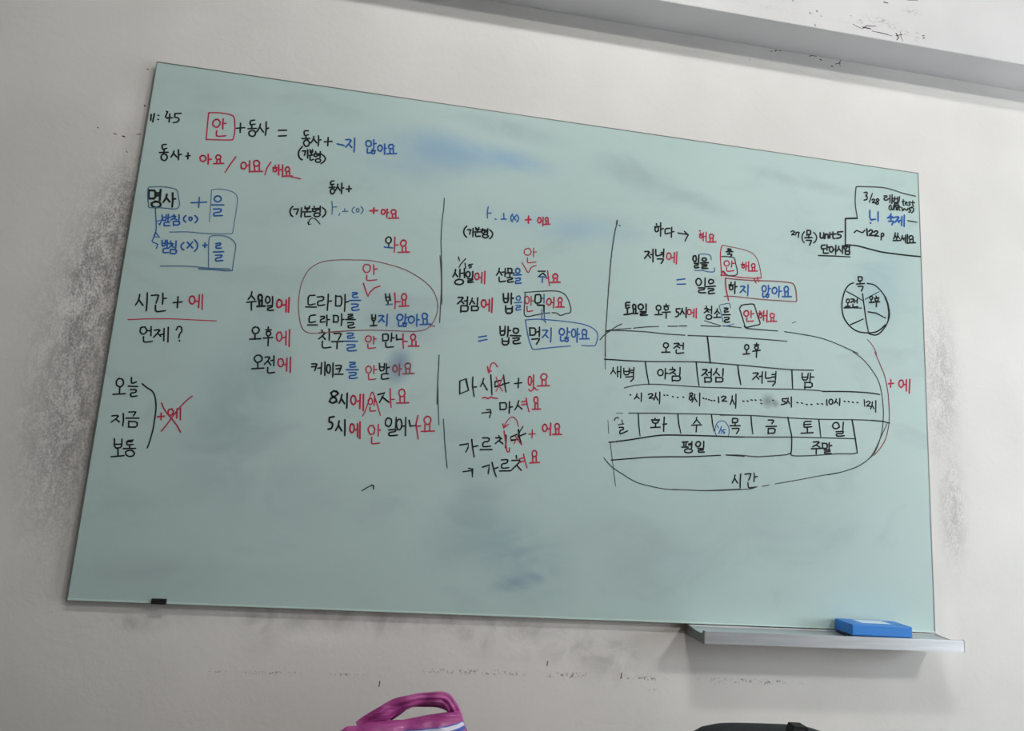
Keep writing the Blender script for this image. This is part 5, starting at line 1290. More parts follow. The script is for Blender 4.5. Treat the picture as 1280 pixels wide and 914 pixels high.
g23 15017 3200 15002 3193 14982 3184 14959 3172 14929 3160 14894 3149 14852 3138 14804 3130 14754 3122 14697 3114 14631 3106 14555 3098 14467 3089 14362 3078 14244 3065 14115 3053 13980 3040 13842 3029 13705 3021 13557 3014 13394 3010 13228 3007 13072 3005 12941 3003 12847 3001
g22 14593 3118 14538 3113 14463 3104 14375 3095 14280 3085 14186 3075 14100 3066 14022 3057 13945 3049 13869 3041 13793 3033 13718 3026 13642 3021 13566 3017 13489 3014 13413 3013 13338 3011 13262 3010 13186 3008 13110 3005 13033 3001 12956 2997 12881 2994 12806 2992 12735 2993 12666 2996 12599 3001 12534 3007 12470 3015 12406 3024 12341 3034 12275 3044 12208 3054 12141 3066 12075 3080 12010 3095 11948 3114 11888 3136 11829 3162 11772 3189 11716 3218 11662 3248 11609 3276 11558 3303 11507 3330 11458 3357 11412 3384 11367 3412 11326 3441 11288 3473 11250 3508 11215 3544 11184 3577 11159 3605 11139 3626
#drawn_loop|thin red arc along the right side of the timetable
m23 18064 7170 18072 7162 18084 7152 18097 7140 18112 7126 18128 7112 18142 7098 18156 7083 18170 7067 18184 7051 18198 7034 18212 7017 18225 7000 18238 6981 18251 6962 18263 6943 18274 6923 18285 6905 18294 6887 18301 6870 18306 6852 18311 6835 18315 6819 18317 6806 18320 6797
m27 18270 6858 18286 6821 18310 6770 18337 6709 18366 6645 18394 6582 18418 6527 18439 6482 18458 6441 18477 6403 18495 6363 18512 6319 18528 6266 18545 6206 18561 6139 18576 6067 18591 5993 18603 5918 18614 5843 18622 5767 18628 5688 18633 5608 18636 5529 18638 5453 18639 5382 18639 5317 18639 5257 18638 5200 18634 5144 18629 5087 18620 5027 18609 4962 18595 4894 18579 4824 18561 4756 18541 4692 18520 4634 18496 4582 18471 4536 18444 4493 18415 4453 18387 4415 18358 4378 18327 4340 18293 4302 18259 4265 18227 4233 18200 4205 18180 4185
#handwriting|red plus and particle right of the timetable
r40 18635 6053 18786 6079
r40 18712 6167 18698 5966
#handwriting|red plus and particle right of the timetable
r42 18996 6180 18969 6164 18944 6124 18941 6073 18945 6022 18971 5997 19004 5988 19041 6024 19062 6056 19068 6115 19063 6156 19032 6183 19000 6182
r42 19066 6060 19148 6082
r42 19159 6208 19146 5908
r42 19257 6223 19225 5858
#drawn_table|black ruled timetable grid
g28 11164 6713 11213 6718 11280 6724 11360 6731 11446 6739 11533 6746 11615 6752 11693 6756 11773 6760 11853 6764 11933 6767 12014 6770 12095 6771 12175 6772 12255 6771 12336 6770 12416 6768 12497 6767 12579 6768 12667 6770 12763 6773 12859 6777 12949 6781 13024 6784 13079 6786
#drawn_table|black ruled timetable grid
g29 13165 6788 13559 6810 14006 6847
g29 13162 6784 13215 6788 13288 6794 13375 6800 13470 6807 13569 6814 13667 6820 13764 6826 13865 6832 13970 6838 14078 6843 14189 6849 14302 6854 14418 6859 14537 6865 14659 6870 14782 6874 14908 6879 15033 6883 15169 6886 15318 6890 15468 6893 15608 6895 15727 6897 15813 6899
k40 13667 6820 13703 6585 13732 6350 13760 6151
g28 13177 6127 13765 6151 14161 6164
k32 13385 6128 13398 6082
k32 11050 5987 11303 5999 11615 6006 12072 6029
g30 12072 6029 13405 6145 13759 6158 14653 6163
k34 12077 6030 12123 5769 12191 5470
k34 13390 6138 13426 5831 13476 5554
k34 14488 6148 14521 5929 14574 5679
g24 11570 5333 11596 5342 11632 5354 11675 5368 11721 5383 11766 5397 11808 5409 11845 5419 11880 5427 11915 5435 11951 5442 11990 5449 12034 5456 12082 5463 12131 5470 12183 5476 12241 5482 12304 5487 12376 5492 12459 5496 12553 5499 12653 5502 12755 5504 12857 5506 12953 5509 13042 5511 13127 5512 13210 5514 13295 5516 13383 5518 13477 5521 13578 5525 13687 5531 13799 5536 13911 5543 14021 5549 14123 5555 14225 5561 14330 5568 14431 5574 14524 5581 14601 5586 14658 5590
k34 13715 6453 13732 6312 13759 6144
g33 14016 6156 14061 6157 14119 6159 14191 6161 14276 6162 14375 6164 14490 6165 14631 6166 14802 6167 14988 6167 15173 6168 15345 6168 15487 6169 15595 6170 15679 6170 15747 6171 15810 6172 15876 6174 15955 6177 16052 6182 16163 6189 16276 6197 16384 6204 16475 6211 16540 6216
k32 14490 6155 14510 5941 14568 5676
k35 15944 6169 15954 5930 15964 5686
g28 14025 5552 14122 5558 14256 5565 14416 5573 14590 5583 14767 5593 14934 5604 15099 5615 15272 5628 15448 5641 15621 5654 15785 5666 15934 5676 16072 5684 16202 5691 16323 5697 16433 5701 16530 5704 16611 5706 16673 5707 16717 5705 16748 5702 16769 5699 16785 5696 16800 5695
k35 16781 5693 16824 5697 16884 5702 16954 5708 17031 5715 17108 5721 17181 5727 17249 5733 17318 5738 17388 5743 17458 5748 17530 5753 17603 5756 17679 5760 17760 5762 17841 5765 17922 5767 17997 5768 18066 5768 18131 5766 18193 5764 18251 5760 18302 5757 18345 5753 18377 5751
#drawn_table|black ruled timetable grid
g15 11399 4706 11552 4718
#drawn_table|black ruled timetable grid
g27 11706 4731 11783 4737 11889 4746 12016 4756 12150 4767 12282 4778 12398 4786 12497 4793 12587 4798 12674 4803 12762 4807 12859 4812 12970 4819 13098 4827 13239 4837 13389 4847 13542 4857 13694 4867 13840 4875 13989 4883 14148 4890 14306 4896 14451 4902 14575 4907 14664 4911
k31 11945 4750 11969 4467 12007 4213
k31 12947 4812 12976 4573 13034 4353
k31 13811 4859 13844 4641 13890 4474
k30 11247 3999 11385 4020
k33 11413 4027 11448 4034 11496 4044 11554 4055 11617 4068 11682 4081 11744 4094 11805 4108 11868 4122 11932 4137 11998 4152 12065 4168 12134 4183 12203 4198 12271 4213 12341 4229 12415 4244 12495 4258 12585 4271 12686 4281 12799 4290 12919 4298 13041 4304 13159 4311 13270 4317 13370 4323 13462 4327 13551 4331 13642 4335 13740 4340 13849 4344 13980 4350 14134 4356 14294 4363 14446 4369 14576 4375 14669 4378
g28 14035 4871 14123 4877 14244 4887 14388 4898 14546 4909 14708 4919 14866 4927 15023 4933 15190 4936 15362 4939 15533 4942 15700 4945 15857 4948 16003 4952 16141 4957 16273 4961 16405 4966 16539 4972 16678 4979 16829 4988 16989 4998 17151 5010 17309 5022 17457 5032 17589 5041 17706 5047 17816 5053 17914 5057 18001 5060 18072 5063 18126 5066
k33 18126 5066 18435 5065 18636 5035
k32 14848 4909 14867 4699 14898 4481
k32 15831 4963 15836 4940 15842 4907 15850 4868 15858 4826 15867 4783 15875 4743 15884 4706 15895 4669 15905 4631 15915 4592 15924 4552 15930 4508 15933 4459 15934 4405 15934 4349 15932 4295 15931 4244 15929 4201 15926 4165 15923 4133 15919 4105 15915 4082 15912 4063 15910 4048
k32 16671 4971 16695 4773 16719 4550
k36 17588 5034 17630 4810 17673 4536 17716 4211
g30 14043 4349 14139 4354 14272 4361 14430 4370 14602 4379 14777 4389 14942 4400 15102 4411 15268 4423 15436 4437 15603 4450 15767 4462 15922 4473 16068 4482 16206 4490 16339 4498 16472 4504 16607 4511 16748 4518 16907 4526 17083 4535 17262 4544 17429 4552 17572 4558 17674 4563
g30 14209 3910 14250 3912 14305 3916 14370 3920 14441 3924 14514 3928 14585 3930 14653 3930 14723 3928 14795 3926 14868 3924 14942 3924 15017 3927 15095 3933 15178 3942 15261 3952 15343 3964 15420 3974 15489 3984 15550 3992 15606 4000 15657 4007 15703 4014 15745 4021 15781 4028 15812 4037 15835 4046 15854 4055 15870 4064 15884 4069 15899 4070 15908 4066 15911 4057 15912 4045 15917 4033 15933 4023 15965 4018 16013 4017 16073 4019 16144 4024 16224 4031 16312 4039 16408 4049 16519 4062 16648 4079 16785 4098 16922 4117 17049 4134 17156 4147 17243 4155 17317 4160 17380 4164 17436 4166 17486 4169 17533 4173 17577 4179 17615 4186 17648 4194 17676 4201 17698 4206 17716 4211
k29 14205 3910 14380 3911 14673 3910
#drawn_table|black ruled timetable grid
k30 11320 3586 11382 3594 11470 3607 11573 3621 11681 3637 11785 3652 11872 3664 11942 3674 12003 3684 12058 3692 12112 3700 12170 3708 12234 3716 12306 3724 12382 3732 12461 3739 12542 3746 12627 3753 12713 3761 12804 3768 12900 3775 12998 3782 13097 3789 13192 3796 13282 3804 13366 3812 13448 3821 13527 3830 13602 3839 13674 3847 13741 3855 13806 3862 13869 3869 13929 3876 13982 3882 14026 3887 14059 3891
#handwriting|black words in the timetable's upper cells
k38 12579 6546 12549 6526 12534 6500 12529 6466 12544 6436 12572 6422 12607 6419 12639 6440 12656 6464 12658 6495 12649 6524 12613 6542 12579 6539
k38 12601 6398 12602 6306
k38 12490 6297 12698 6321
#handwriting|black words in the timetable's upper cells
k38 12803 6544 12833 6550 12923 6566 12941 6558 12903 6519 12872 6491 12816 6446 12797 6431
k38 12867 6489 12952 6451
k38 12955 6513 13034 6520
k38 13043 6585 13043 6424
k38 12863 6397 12862 6381 12861 6331 12869 6313 12893 6308 12933 6313 13028 6334 13059 6341
#handwriting|black words in the timetable's upper cells
k39 14708 6702 14687 6691 14665 6653 14665 6626 14675 6592 14699 6578 14731 6574 14753 6592 14775 6622 14774 6658 14767 6687 14738 6705 14711 6709
k39 14720 6569 14718 6478
k39 14626 6449 14798 6481
k39 14984 6771 14986 6740
k39 14923 6721 15046 6735
k39 14979 6692 14957 6682 14941 6669 14934 6647 14944 6628 14966 6605 14991 6610 15016 6620 15032 6648 15031 6666 15025 6686 15000 6702 14977 6699
k39 14882 6551 15083 6594
k39 14989 6561 14982 6404
#handwriting|black words in the timetable's upper cells
k33 11276 5804 11275 5788 11269 5740 11257 5708 11227 5659 11217 5642
k33 11272 5747 11344 5660
k33 11383 5834 11394 5588
k33 11376 5707 11464 5729
k33 11465 5851 11472 5566
k35 11542 5810 11543 5778 11548 5684 11576 5655 11654 5663 11680 5699 11681 5795 11681 5828
k35 11557 5734 11691 5750
k35 11705 5774 11791 5788
k35 11718 5726 11791 5731
k35 11795 5852 11789 5640
k35 11597 5601 11637 5607 11756 5625 11795 5621 11794 5590 11780 5563 11740 5517 11727 5501
#handwriting|black words in the timetable's upper cells
k36 12459 5866 12433 5842 12406 5812 12405 5766 12423 5735 12450 5712 12483 5718 12521 5730 12540 5772 12540 5804 12529 5840 12500 5865 12457 5860
k36 12596 5901 12596 5874 12598 5791 12598 5740 12596 5669 12595 5645
k36 12595 5774 12658 5790
k36 12777 5948 12782 5916
k36 12707 5883 12739 5888 12835 5903 12856 5894 12821 5854 12786 5827 12717 5788 12694 5775
k36 12782 5831 12864 5776
k36 12974 5960 12975 5941 12976 5884 12975 5846 12972 5789 12971 5770
k36 12777 5714 12784 5604
k36 12783 5728 12823 5733 12942 5747 12982 5728 12983 5656 12945 5631 12829 5626 12790 5624
#handwriting|black words in the timetable's upper cells
k38 13559 5960 13584 5964 13662 5977 13677 5963 13646 5911 13616 5876 13560 5827 13542 5811
k38 13625 5890 13689 5830
k38 13712 5903 13783 5921
k38 13787 6001 13786 5807
k38 13617 5761 13630 5646
k38 13623 5771 13657 5773 13760 5780 13794 5760 13794 5695 13759 5670 13654 5661 13619 5658
k38 13937 6026 13931 6007 13912 5950 13893 5916 13854 5869 13841 5853
k38 13905 5944 14001 5860
k38 14099 6035 14099 6017 14099 5964 14098 5925 14093 5862 14092 5841
k38 13910 5802 13914 5679
k38 13913 5793 13949 5797 14059 5807 14096 5788 14095 5723 14057 5698 13946 5689 13909 5686
#handwriting|black words in the timetable's upper cells
k37 14895 5993 14925 5999 15015 6014 15034 6003 15000 5954 14968 5917 14906 5855 14885 5834
k36 14974 5927 15051 5856
k37 15062 5919 15141 5949
k36 15144 6054 15135 5760
k37 15233 6060 15232 6028 15229 5931 15234 5898 15250 5895 15280 5899 15356 5914 15381 5919
k37 15402 6003 15493 6014
k37 15401 5938 15490 5954
k37 15511 6091 15498 5878
k37 15288 5819 15331 5824 15458 5839 15499 5836 15492 5810 15477 5785 15437 5735 15424 5718
#handwriting|black words in the timetable's upper cells
k39 16225 6117 16225 6081 16226 5975 16256 5942 16342 5950 16375 5987 16387 6090 16391 6124
k39 16216 6009 16362 6023
k39 16458 6137 16456 6114 16449 6043 16445 6000 16440 5942 16438 5922
k39 16465 6036 16544 6044
k39 16299 5863 16298 5727
k39 16289 5883 16330 5885 16453 5894 16495 5872 16498 5799 16456 5771 16328 5762 16285 5759
#handwriting|row of small black hours and dots inside the timetable
k33 11720 5179 11743 5173
#handwriting|row of small black hours and dots inside the timetable
k33 11895 5216 11893 5203 11886 5163 11874 5137 11844 5097 11834 5084
k33 11894 5162 11957 5102
k33 12008 5248 12008 5227 12009 5163 12009 5121 12008 5058 12007 5037
#handwriting|row of small black hours and dots inside the timetable
k35 12182 5217 12191 5223 12217 5241 12239 5247 12278 5246 12292 5239 12294 5218 12274 5196 12212 5147 12200 5133 12227 5140 12254 5143 12307 5145 12325 5145
k35 12373 5279 12370 5260 12363 5205 12353 5169 12331 5118 12324 5102
k35 12373 5197 12428 5110
k35 12470 5307 12471 5278 12475 5193 12475 5135 12470 5047 12469 5018
k33 12579 5244 12602 5237
k33 12659 5251 12682 5244
#handwriting|row of small black hours and dots inside the timetable
k33 12798 5226 12821 5220
#handwriting|row of small black hours and dots inside the timetable
k33 12920 5217 12943 5211
#handwriting|row of small black hours and dots inside the timetable
k33 13064 5238 13087 5231
#handwriting|row of small black hours and dots inside the timetable
k35 13314 5342 13274 5359 13238 5331 13254 5285 13300 5255 13306 5202 13266 5173 13229 5202 13237 5248 13289 5285 13319 5325 13300 5357
k34 13373 5330 13369 5310 13356 5252 13342 5212 13313 5152 13303 5132
k33 13366 5251 13431 5148
k34 13498 5369 13498 5337 13499 5238 13499 5175 13498 5083 13498 5052
k34 13581 5254 13605 5247
k34 13652 5243 13675 5237
k34 13728 5230 13752 5223
k34 13793 5216 13816 5209
k34 13866 5222 13890 5215
#handwriting|row of small black hours and dots inside the timetable
k34 13985 5318 13999 5174
k36 14064 5309 14072 5317 14097 5340 14119 5347 14162 5343 14177 5335 14180 5315 14159 5291 14090 5238 14077 5222 14107 5226 14135 5228 14189 5229 14207 5229
#handwriting|row of small black hours and dots inside the timetable
k34 14349 5377 14347 5356 14343 5293 14333 5248 14308 5178 14299 5154
k34 14352 5283 14407 5171
k34 14445 5422 14445 5388 14446 5285 14445 5216 14441 5111 14440 5076
#handwriting|row of small black hours and dots inside the timetable
k34 14630 5271 14659 5263
k34 14739 5280 14768 5272
#handwriting|row of small black hours and dots inside the timetable
k34 14848 5317 14878 5309
k34 14951 5325 14980 5317
#handwriting|row of small black hours and dots inside the timetable
g34 15086 5337 15116 5329
g34 15105 5252 15134 5244
#handwriting|row of small black hours and dots inside the timetable
g34 15418 5357 15447 5350
#handwriting|row of small black hours and dots inside the timetable
k36 15688 5419 15686 5406 15680 5366 15692 5354 15732 5357 15750 5352 15764 5334 15761 5318 15739 5288 15715 5275 15666 5266 15650 5263
k36 15683 5409 15802 5429
k36 15841 5446 15838 5431 15829 5384 15818 5354 15795 5311 15787 5296
k36 15833 5380 15878 5306
k36 15926 5478 15926 5453 15928 5378 15928 5327 15926 5251 15925 5226
#handwriting|row of small black hours and dots inside the timetable
k34 16075 5357 16105 5349
#handwriting|row of small black hours and dots inside the timetable
k34 16198 5353 16228 5345
#handwriting|row of small black hours and dots inside the timetable
k34 16329 5329 16359 5321
#handwriting|row of small black hours and dots inside the timetable
k35 16460 5340 16490 5332
#handwriting|row of small black hours and dots inside the timetable
k35 16630 5368 16660 5360
#handwriting|row of small black hours and dots inside the timetable
k35 16751 5378 16781 5370
#handwriting|row of small black hours and dots inside the timetable
k35 16892 5492 16902 5345
k35 16998 5513 16976 5497 16958 5468 16955 5434 16961 5405 16988 5386 17014 5387 17041 5401 17057 5432 17060 5468 17050 5496 17029 5511 17002 5512
k35 17157 5529 17153 5517 17143 5482 17131 5459 17106 5427 17098 5416
k35 17144 5474 17198 5422
k35 17255 5552 17255 5535 17256 5484 17253 5448 17246 5393 17243 5374
#handwriting|row of small black hours and dots inside the timetable
k35 17372 5493 17402 5485
#handwriting|row of small black hours and dots inside the timetable
k35 17487 5496 17517 5488
#handwriting|row of small black hours and dots inside the timetable
k35 17601 5491 17632 5483
#handwriting|row of small black hours and dots inside the timetable
k35 17728 5495 17759 5487
#handwriting|row of small black hours and dots inside the timetable
k35 17938 5579 17950 5414
k35 17991 5513 18001 5520 18028 5543 18049 5549 18084 5545 18097 5536 18102 5514 18081 5489 18014 5434 18002 5418 18034 5424 18060 5426 18109 5425 18126 5425
k37 18168 5542 18165 5523 18156 5463 18144 5425 18117 5372 18108 5354
k37 18159 5462 18205 5372
k37 18266 5581 18265 5552 18262 5468 18259 5409 18254 5316 18253 5285
#handwriting|black day names in the timetable's lower cells
g29 11359 4527 11376 4582 11445 4609 11460 4584
g27 11457 4432 11596 4465
k36 11482 4370 11494 4371 11511 4374 11531 4377 11551 4379 11568 4379 11580 4377 11590 4365 11590 4346 11582 4329 11571 4322 11556 4317 11538 4312 11523 4306 11513 4297 11507 4282 11503 4263 11503 4243 11508 4228 11522 4222 11543 4228 11573 4241 11609 4259 11644 4278 11674 4294 11694 4305
g27 11545 4555 11562 4462
#handwriting|black day names in the timetable's lower cells
k37 12370 4663 12373 4647
k37 12283 4616 12488 4632
k37 12374 4621 12337 4615 12302 4596 12307 4575 12321 4552 12353 4541 12399 4545 12440 4557 12451 4571 12460 4593 12447 4609 12406 4619 12374 4616
k37 12393 4539 12385 4441
k37 12271 4429 12507 4457
#handwriting|black day names in the timetable's lower cells
k37 12602 4706 12601 4668 12599 4553 12598 4484 12597 4394 12597 4364
k37 12575 4528 12669 4550
#handwriting|black day names in the timetable's lower cells
k35 13432 4767 13430 4751 13422 4704 13406 4672 13365 4623 13351 4607
k35 13432 4707 13519 4628
k35 13308 4565 13559 4594
k35 13432 4558 13423 4413
#handwriting|black day names in the timetable's lower cells
k37 14363 4815 14362 4703
k37 14362 4812 14389 4815 14471 4823 14498 4806 14496 4746 14469 4723 14389 4714 14363 4711
k37 14430 4701 14429 4631
k37 14300 4629 14566 4652
k37 14353 4564 14389 4569 14497 4585 14532 4580 14530 4549 14517 4521 14480 4468 14467 4451
#handwriting|black day names in the timetable's lower cells
k38 15308 4850 15337 4853 15422 4859 15449 4852 15442 4826 15432 4807 15407 4775 15399 4764
k38 15245 4685 15523 4712
k38 15308 4637 15302 4506
k38 15307 4640 15344 4644 15453 4656 15487 4635 15482 4560 15446 4533 15344 4527 15310 4525
#handwriting|black day names in the timetable's lower cells
k38 16466 4909 16427 4905 16310 4894 16269 4864 16262 4783 16271 4755 16305 4750 16347 4754 16443 4770 16475 4775
k38 16275 4811 16451 4836
k38 16357 4737 16358 4624
k38 16186 4588 16514 4630
#handwriting|black day names in the timetable's lower cells
k38 17135 4931 17085 4914 17055 4868 17046 4833 17070 4788 17108 4776 17159 4777 17190 4797 17230 4824 17225 4877 17209 4911 17179 4934 17129 4934
k38 17347 4956 17344 4934 17336 4870 17333 4828 17329 4769 17328 4749
k38 17138 4699 17179 4705 17303 4721 17339 4715 17324 4678 17286 4663 17190 4655 17154 4642 17141 4612 17153 4600 17202 4594 17248 4598 17337 4614 17367 4619
#handwriting|black day names in the timetable's lower cells
k38 16513 4393 16548 4398 16651 4415 16673 4406 16634 4363 16597 4335 16525 4293 16501 4279
k38 16592 4329 16688 4284
k38 16463 4224 16748 4255
k38 16597 4234 16590 4106
k38 16762 4390 16766 4261
k38 16757 4383 16785 4384 16870 4387 16896 4362 16889 4285 16862 4259 16789 4259 16765 4259
k38 16948 4414 16947 4396 16946 4340 16945 4307 16942 4264 16941 4250
k38 16958 4332 17019 4346
k38 16807 4218 16840 4222 16938 4232 16968 4227 16963 4203 16933 4191 16849 4180 16820 4167 16818 4142 16829 4133 16863 4133 16898 4136 16972 4145 16996 4148
#handwriting|black day names in the timetable's lower cells
k37 13075 4135 13220 4158
k37 13113 4150 13120 4043
k37 13182 4152 13167 4044
k37 13066 4017 13230 4031
k37 13242 4108 13313 4124
k37 13238 4084 13314 4088
k37 13321 4170 13316 4013
k36 13224 3991 13168 3975 13142 3954 13139 3925 13155 3900 13200 3895 13254 3893 13303 3910 13336 3935 13337 3955 13317 3975 13277 3989 13215 3986
k37 13474 4177 13444 4163 13425 4131 13419 4107 13431 4075 13458 4059 13493 4059 13518 4073 13536 4103 13541 4134 13529 4163 13501 4185 13471 4182
k37 13624 4196 13624 4179 13626 4128 13625 4096 13622 4051 13621 4035
k37 13479 4015 13507 4017 13591 4021 13618 4016 13614 3995 13588 3985 13517 3977 13493 3966 13490 3940 13499 3931 13528 3929 13559 3931 13624 3940 13646 3943
#handwriting|black day names in the timetable's lower cells
k34 14443 3444 14439 3425 14429 3369 14415 3330 14382 3268 14371 3248
k34 14432 3363 14514 3254
k35 14589 3478 14587 3446 14581 3351 14579 3285 14578 3184 14578 3150
#handwriting|black day names in the timetable's lower cells
k35 14699 3479 14730 3485 14822 3501 14851 3494 14845 3459 14834 3426 14805 3362 14796 3341
k35 14941 3522 14942 3499 14945 3429 14943 3388 14936 3334 14934 3316
k35 14943 3421 15019 3446
k34 14780 3282 14781 3261 14787 3197 14795 3172 14815 3162 14856 3165 14960 3184 14995 3191
#handwriting|tiny blue circled fraction in the timetable
b20 13904 4489 13908 4507 13913 4532 13919 4561 13926 4592 13935 4621 13946 4644 13959 4663 13974 4680 13992 4696 14010 4709 14028 4719 14047 4727 14066 4731 14086 4734 14106 4734 14126 4731 14146 4725 14164 4716 14183 4703 14201 4686 14218 4666 14235 4644 14249 4621 14260 4599 14268 4577 14274 4554 14277 4530 14279 4506 14280 4483 14279 4463 14277 4444 14272 4426 14266 4409 14260 4394 14255 4382 14251 4373
b19 13904 4489 13930 4381 13980 4352
b23 13961 4618 13997 4552
b25 14078 4599 14008 4415
b25 14073 4524 14081 4420
b29 14173 4524 14161 4521 14143 4517 14126 4512 14115 4506 14112 4492 14116 4477 14124 4465 14145 4462 14162 4460 14158 4447 14147 4431 14139 4419
#handwriting|small black note with a date and text filling the frame at top right
k39 18063 11217 18080 11223 18131 11241 18152 11238 18164 11211 18155 11189 18114 11149 18113 11133 18150 11126 18160 11106 18154 11053 18134 11029 18079 11010 18061 11003
k34 18314 11232 18217 10962
k39 18297 11038 18304 11045 18324 11065 18340 11071 18367 11067 18377 11061 18379 11045 18363 11024 18316 10978 18307 10964 18328 10969 18347 10971 18383 10971 18395 10971
k39 18502 11082 18462 11099 18426 11064 18439 11034 18483 11000 18484 10960 18446 10933 18409 10951 18423 10994 18475 11030 18506 11068 18487 11097
#handwriting|small black note with a date and text filling the frame at top right
k39 18657 11202 18675 11206 18727 11220 18743 11214 18738 11183 18720 11167 18672 11150 18657 11134 18658 11102 18665 11091 18683 11087 18704 11090 18747 11102 18762 11106
k39 18769 11131 18824 11148
k39 18842 11249 18830 11027
k39 18907 11275 18887 11014
k39 18908 11206 18907 11182 18906 11110 18920 11090 18960 11099 18976 11126 18984 11197 18986 11221
k39 18917 11156 18998 11166
k39 19010 11169 19058 11175
k39 19067 11226 19062 11102
k39 19125 11248 19107 11104
k39 18951 11052 18978 11057 19060 11071 19084 11068 19075 11043 19050 11031 18983 11018 18959 11005 18952 10979 18961 10971 18992 10974 19023 10980 19084 10996 19105 11002
k37 19237 11178 19235 11147 19230 11054 19234 11021 19252 11012 19257 11009
k37 19198 11110 19279 11131
k35 19294 11074 19306 11078 19344 11089 19351 11099 19335 11119 19323 11117 19303 11091 19297 11073 19298 11046 19311 11038 19349 11040 19362 11041
k35 19451 11140 19440 11137 19409 11127 19399 11116 19402 11095 19411 11087 19435 11082 19440 11071 19432 11045 19418 11035 19386 11029 19376 11027
k37 19523 11181 19521 11152 19516 11066 19522 11036 19545 11029 19553 11026
k37 19469 11119 19579 11135
k37 18852 10971 18843 10962 18816 10936 18804 10919 18796 10891 18796 10873 18807 10850 18818 10838 18839 10827 18847 10824
k39 18868 10942 18868 10925 18867 10875 18871 10854 18887 10843 18899 10846 18921 10868 18929 10890 18934 10933 18935 10947
k39 18935 10908 18937 10847
k39 18952 10948 18949 10845
k39 18952 10903 18959 10912 18979 10940 18992 10945 19009 10935 19015 10916 19015 10868 19015 10852
k39 19052 10924 19050 10852
k39 19055 10965 19055 10955
k39 19103 10972 19102 10950 19098 10883 19103 10860 19120 10856 19125 10854
k39 19069 10930 19146 10946
k37 19190 10946 19194 10843
k39 19220 10864 19226 10876 19245 10911 19259 10917 19285 10902 19301 10892 19327 10880 19342 10888 19362 10925 19369 10937
k39 19411 10962 19409 10951 19403 10916 19409 10907 19431 10913 19442 10909 19451 10893 19449 10879 19435 10853 19422 10843 19395 10836 19386 10834
k39 19415 10956 19480 10974
k39 19481 11001 19492 10994 19524 10972 19537 10956 19544 10930 19541 10911 19526 10878 19511 10859 19481 10833 19471 10825
#handwriting|small black note with a date and text filling the frame at top right
b45 18226 10732 18224 10678 18221 10517 18253 10471 18353 10496 18386 10504
b45 18469 10721 18461 10462
b39 18222 10381 18249 10375
#handwriting|small black note with a date and text filling the frame at top right
b48 18855 10714 18851 10703 18837 10671 18822 10649 18790 10614 18780 10602
b48 18838 10659 18904 10629
b48 18742 10588 18948 10621
b48 18847 10595 18844 10537
b48 18776 10494 18805 10499 18893 10513 18921 10511 18917 10490 18906 10467 18876 10419 18866 10403
b48 18978 10639 19000 10645 19065 10661 19079 10650 19054 10600 19029 10564 18979 10506 18962 10486
b48 19028 10575 19086 10504
b48 19088 10547 19155 10571
b48 19179 10681 19158 10428
b48 19253 10730 19235 10409
k34 19347 10586 19489 10581 19625 10576
#handwriting|small black note with a date and text filling the frame at top right
k38 17748 10043 17762 10058 17805 10105 17836 10115 17886 10098 17921 10088 17976 10074 18008 10086 18050 10136 18064 10153
k47 18122 10201 18134 10012
k47 18177 10131 18185 10140 18211 10170 18233 10180 18270 10178 18284 10168 18289 10139 18268 10107 18202 10039 18189 10019 18217 10028 18244 10032 18295 10036 18312 10037
k47 18333 10128 18342 10137 18369 10166 18390 10175 18427 10174 18440 10164 18443 10138 18422 10107 18355 10042 18342 10024 18371 10034 18399 10037 18450 10038 18468 10039
k43 18551 10122 18537 9939
k43 18549 10119 18561 10123 18595 10135 18610 10131 18622 10106 18619 10087 18601 10056 18585 10043 18554 10037 18543 10035
#handwriting|small black note with a date and text filling the frame at top right
k43 18968 10192 18964 10174 18951 10121 18940 10085 18917 10030 18909 10011
k43 18964 10116 19000 10034
k43 19042 10196 19039 10178 19031 10123 19021 10086 19000 10029 18993 10010
k43 19036 10127 19084 10044
k43 18892 9963 19119 9994
k43 19174 10136 19172 10124 19165 10087 19154 10059 19128 10011 19119 9995
k43 19164 10096 19216 10020
k43 19219 10067 19262 10075
k43 19274 10159 19260 9952
k43 19327 10188 19315 9932
k43 19430 10165 19396 10151 19377 10126 19368 10095 19383 10076 19407 10059 19436 10061 19466 10080 19488 10106 19498 10128 19486 10155 19462 10170 19425 10170
k43 19392 10055 19394 9968
k43 19494 10082 19487 9985
k43 19305 9944 19560 9986
#drawn_loop|black stepped frame at the board's top right
g35 19612 11326 19572 11329 19517 11333 19452 11338 19381 11344 19311 11351 19245 11358 19183 11368 19119 11379 19056 11391 18993 11403 18932 11414 18874 11422 18822 11428 18775 11433 18729 11437 18682 11440 18631 11440 18571 11439 18500 11435 18418 11428 18331 11420 18246 11410 18167 11402 18101 11394 18046 11389 17998 11384 17957 11380 17922 11376 17892 11370 17867 11362 17846 11354 17835 11347 17831 11337 17829 11316 17825 11279 17819 11232 17812 11173 17805 11105 17800 11033 17797 10960 17797 10890 17801 10818 17810 10739 17820 10659 17832 10584 17841 10521 17848 10476
k50 17847 10463 17501 10406
k45 17501 10406 17495 10090 17488 9682
k43 17487 9676 17525 9677 17576 9680 17636 9684 17702 9686 17768 9687 17831 9686 17890 9682 17951 9675 18012 9667 18072 9659 18132 9650 18191 9642 18246 9635 18298 9628 18349 9621 18401 9614 18458 9608 18520 9603 18590 9600 18668 9598 18750 9597 18832 9597 18911 9597 18985 9596 19052 9596 19115 9596 19176 9597 19234 9597 19293 9598 19352 9599 19416 9601 19484 9602 19552 9605 19615 9607 19668 9608 19706 9610
#handwriting|black date and underlined words left of the stepped frame
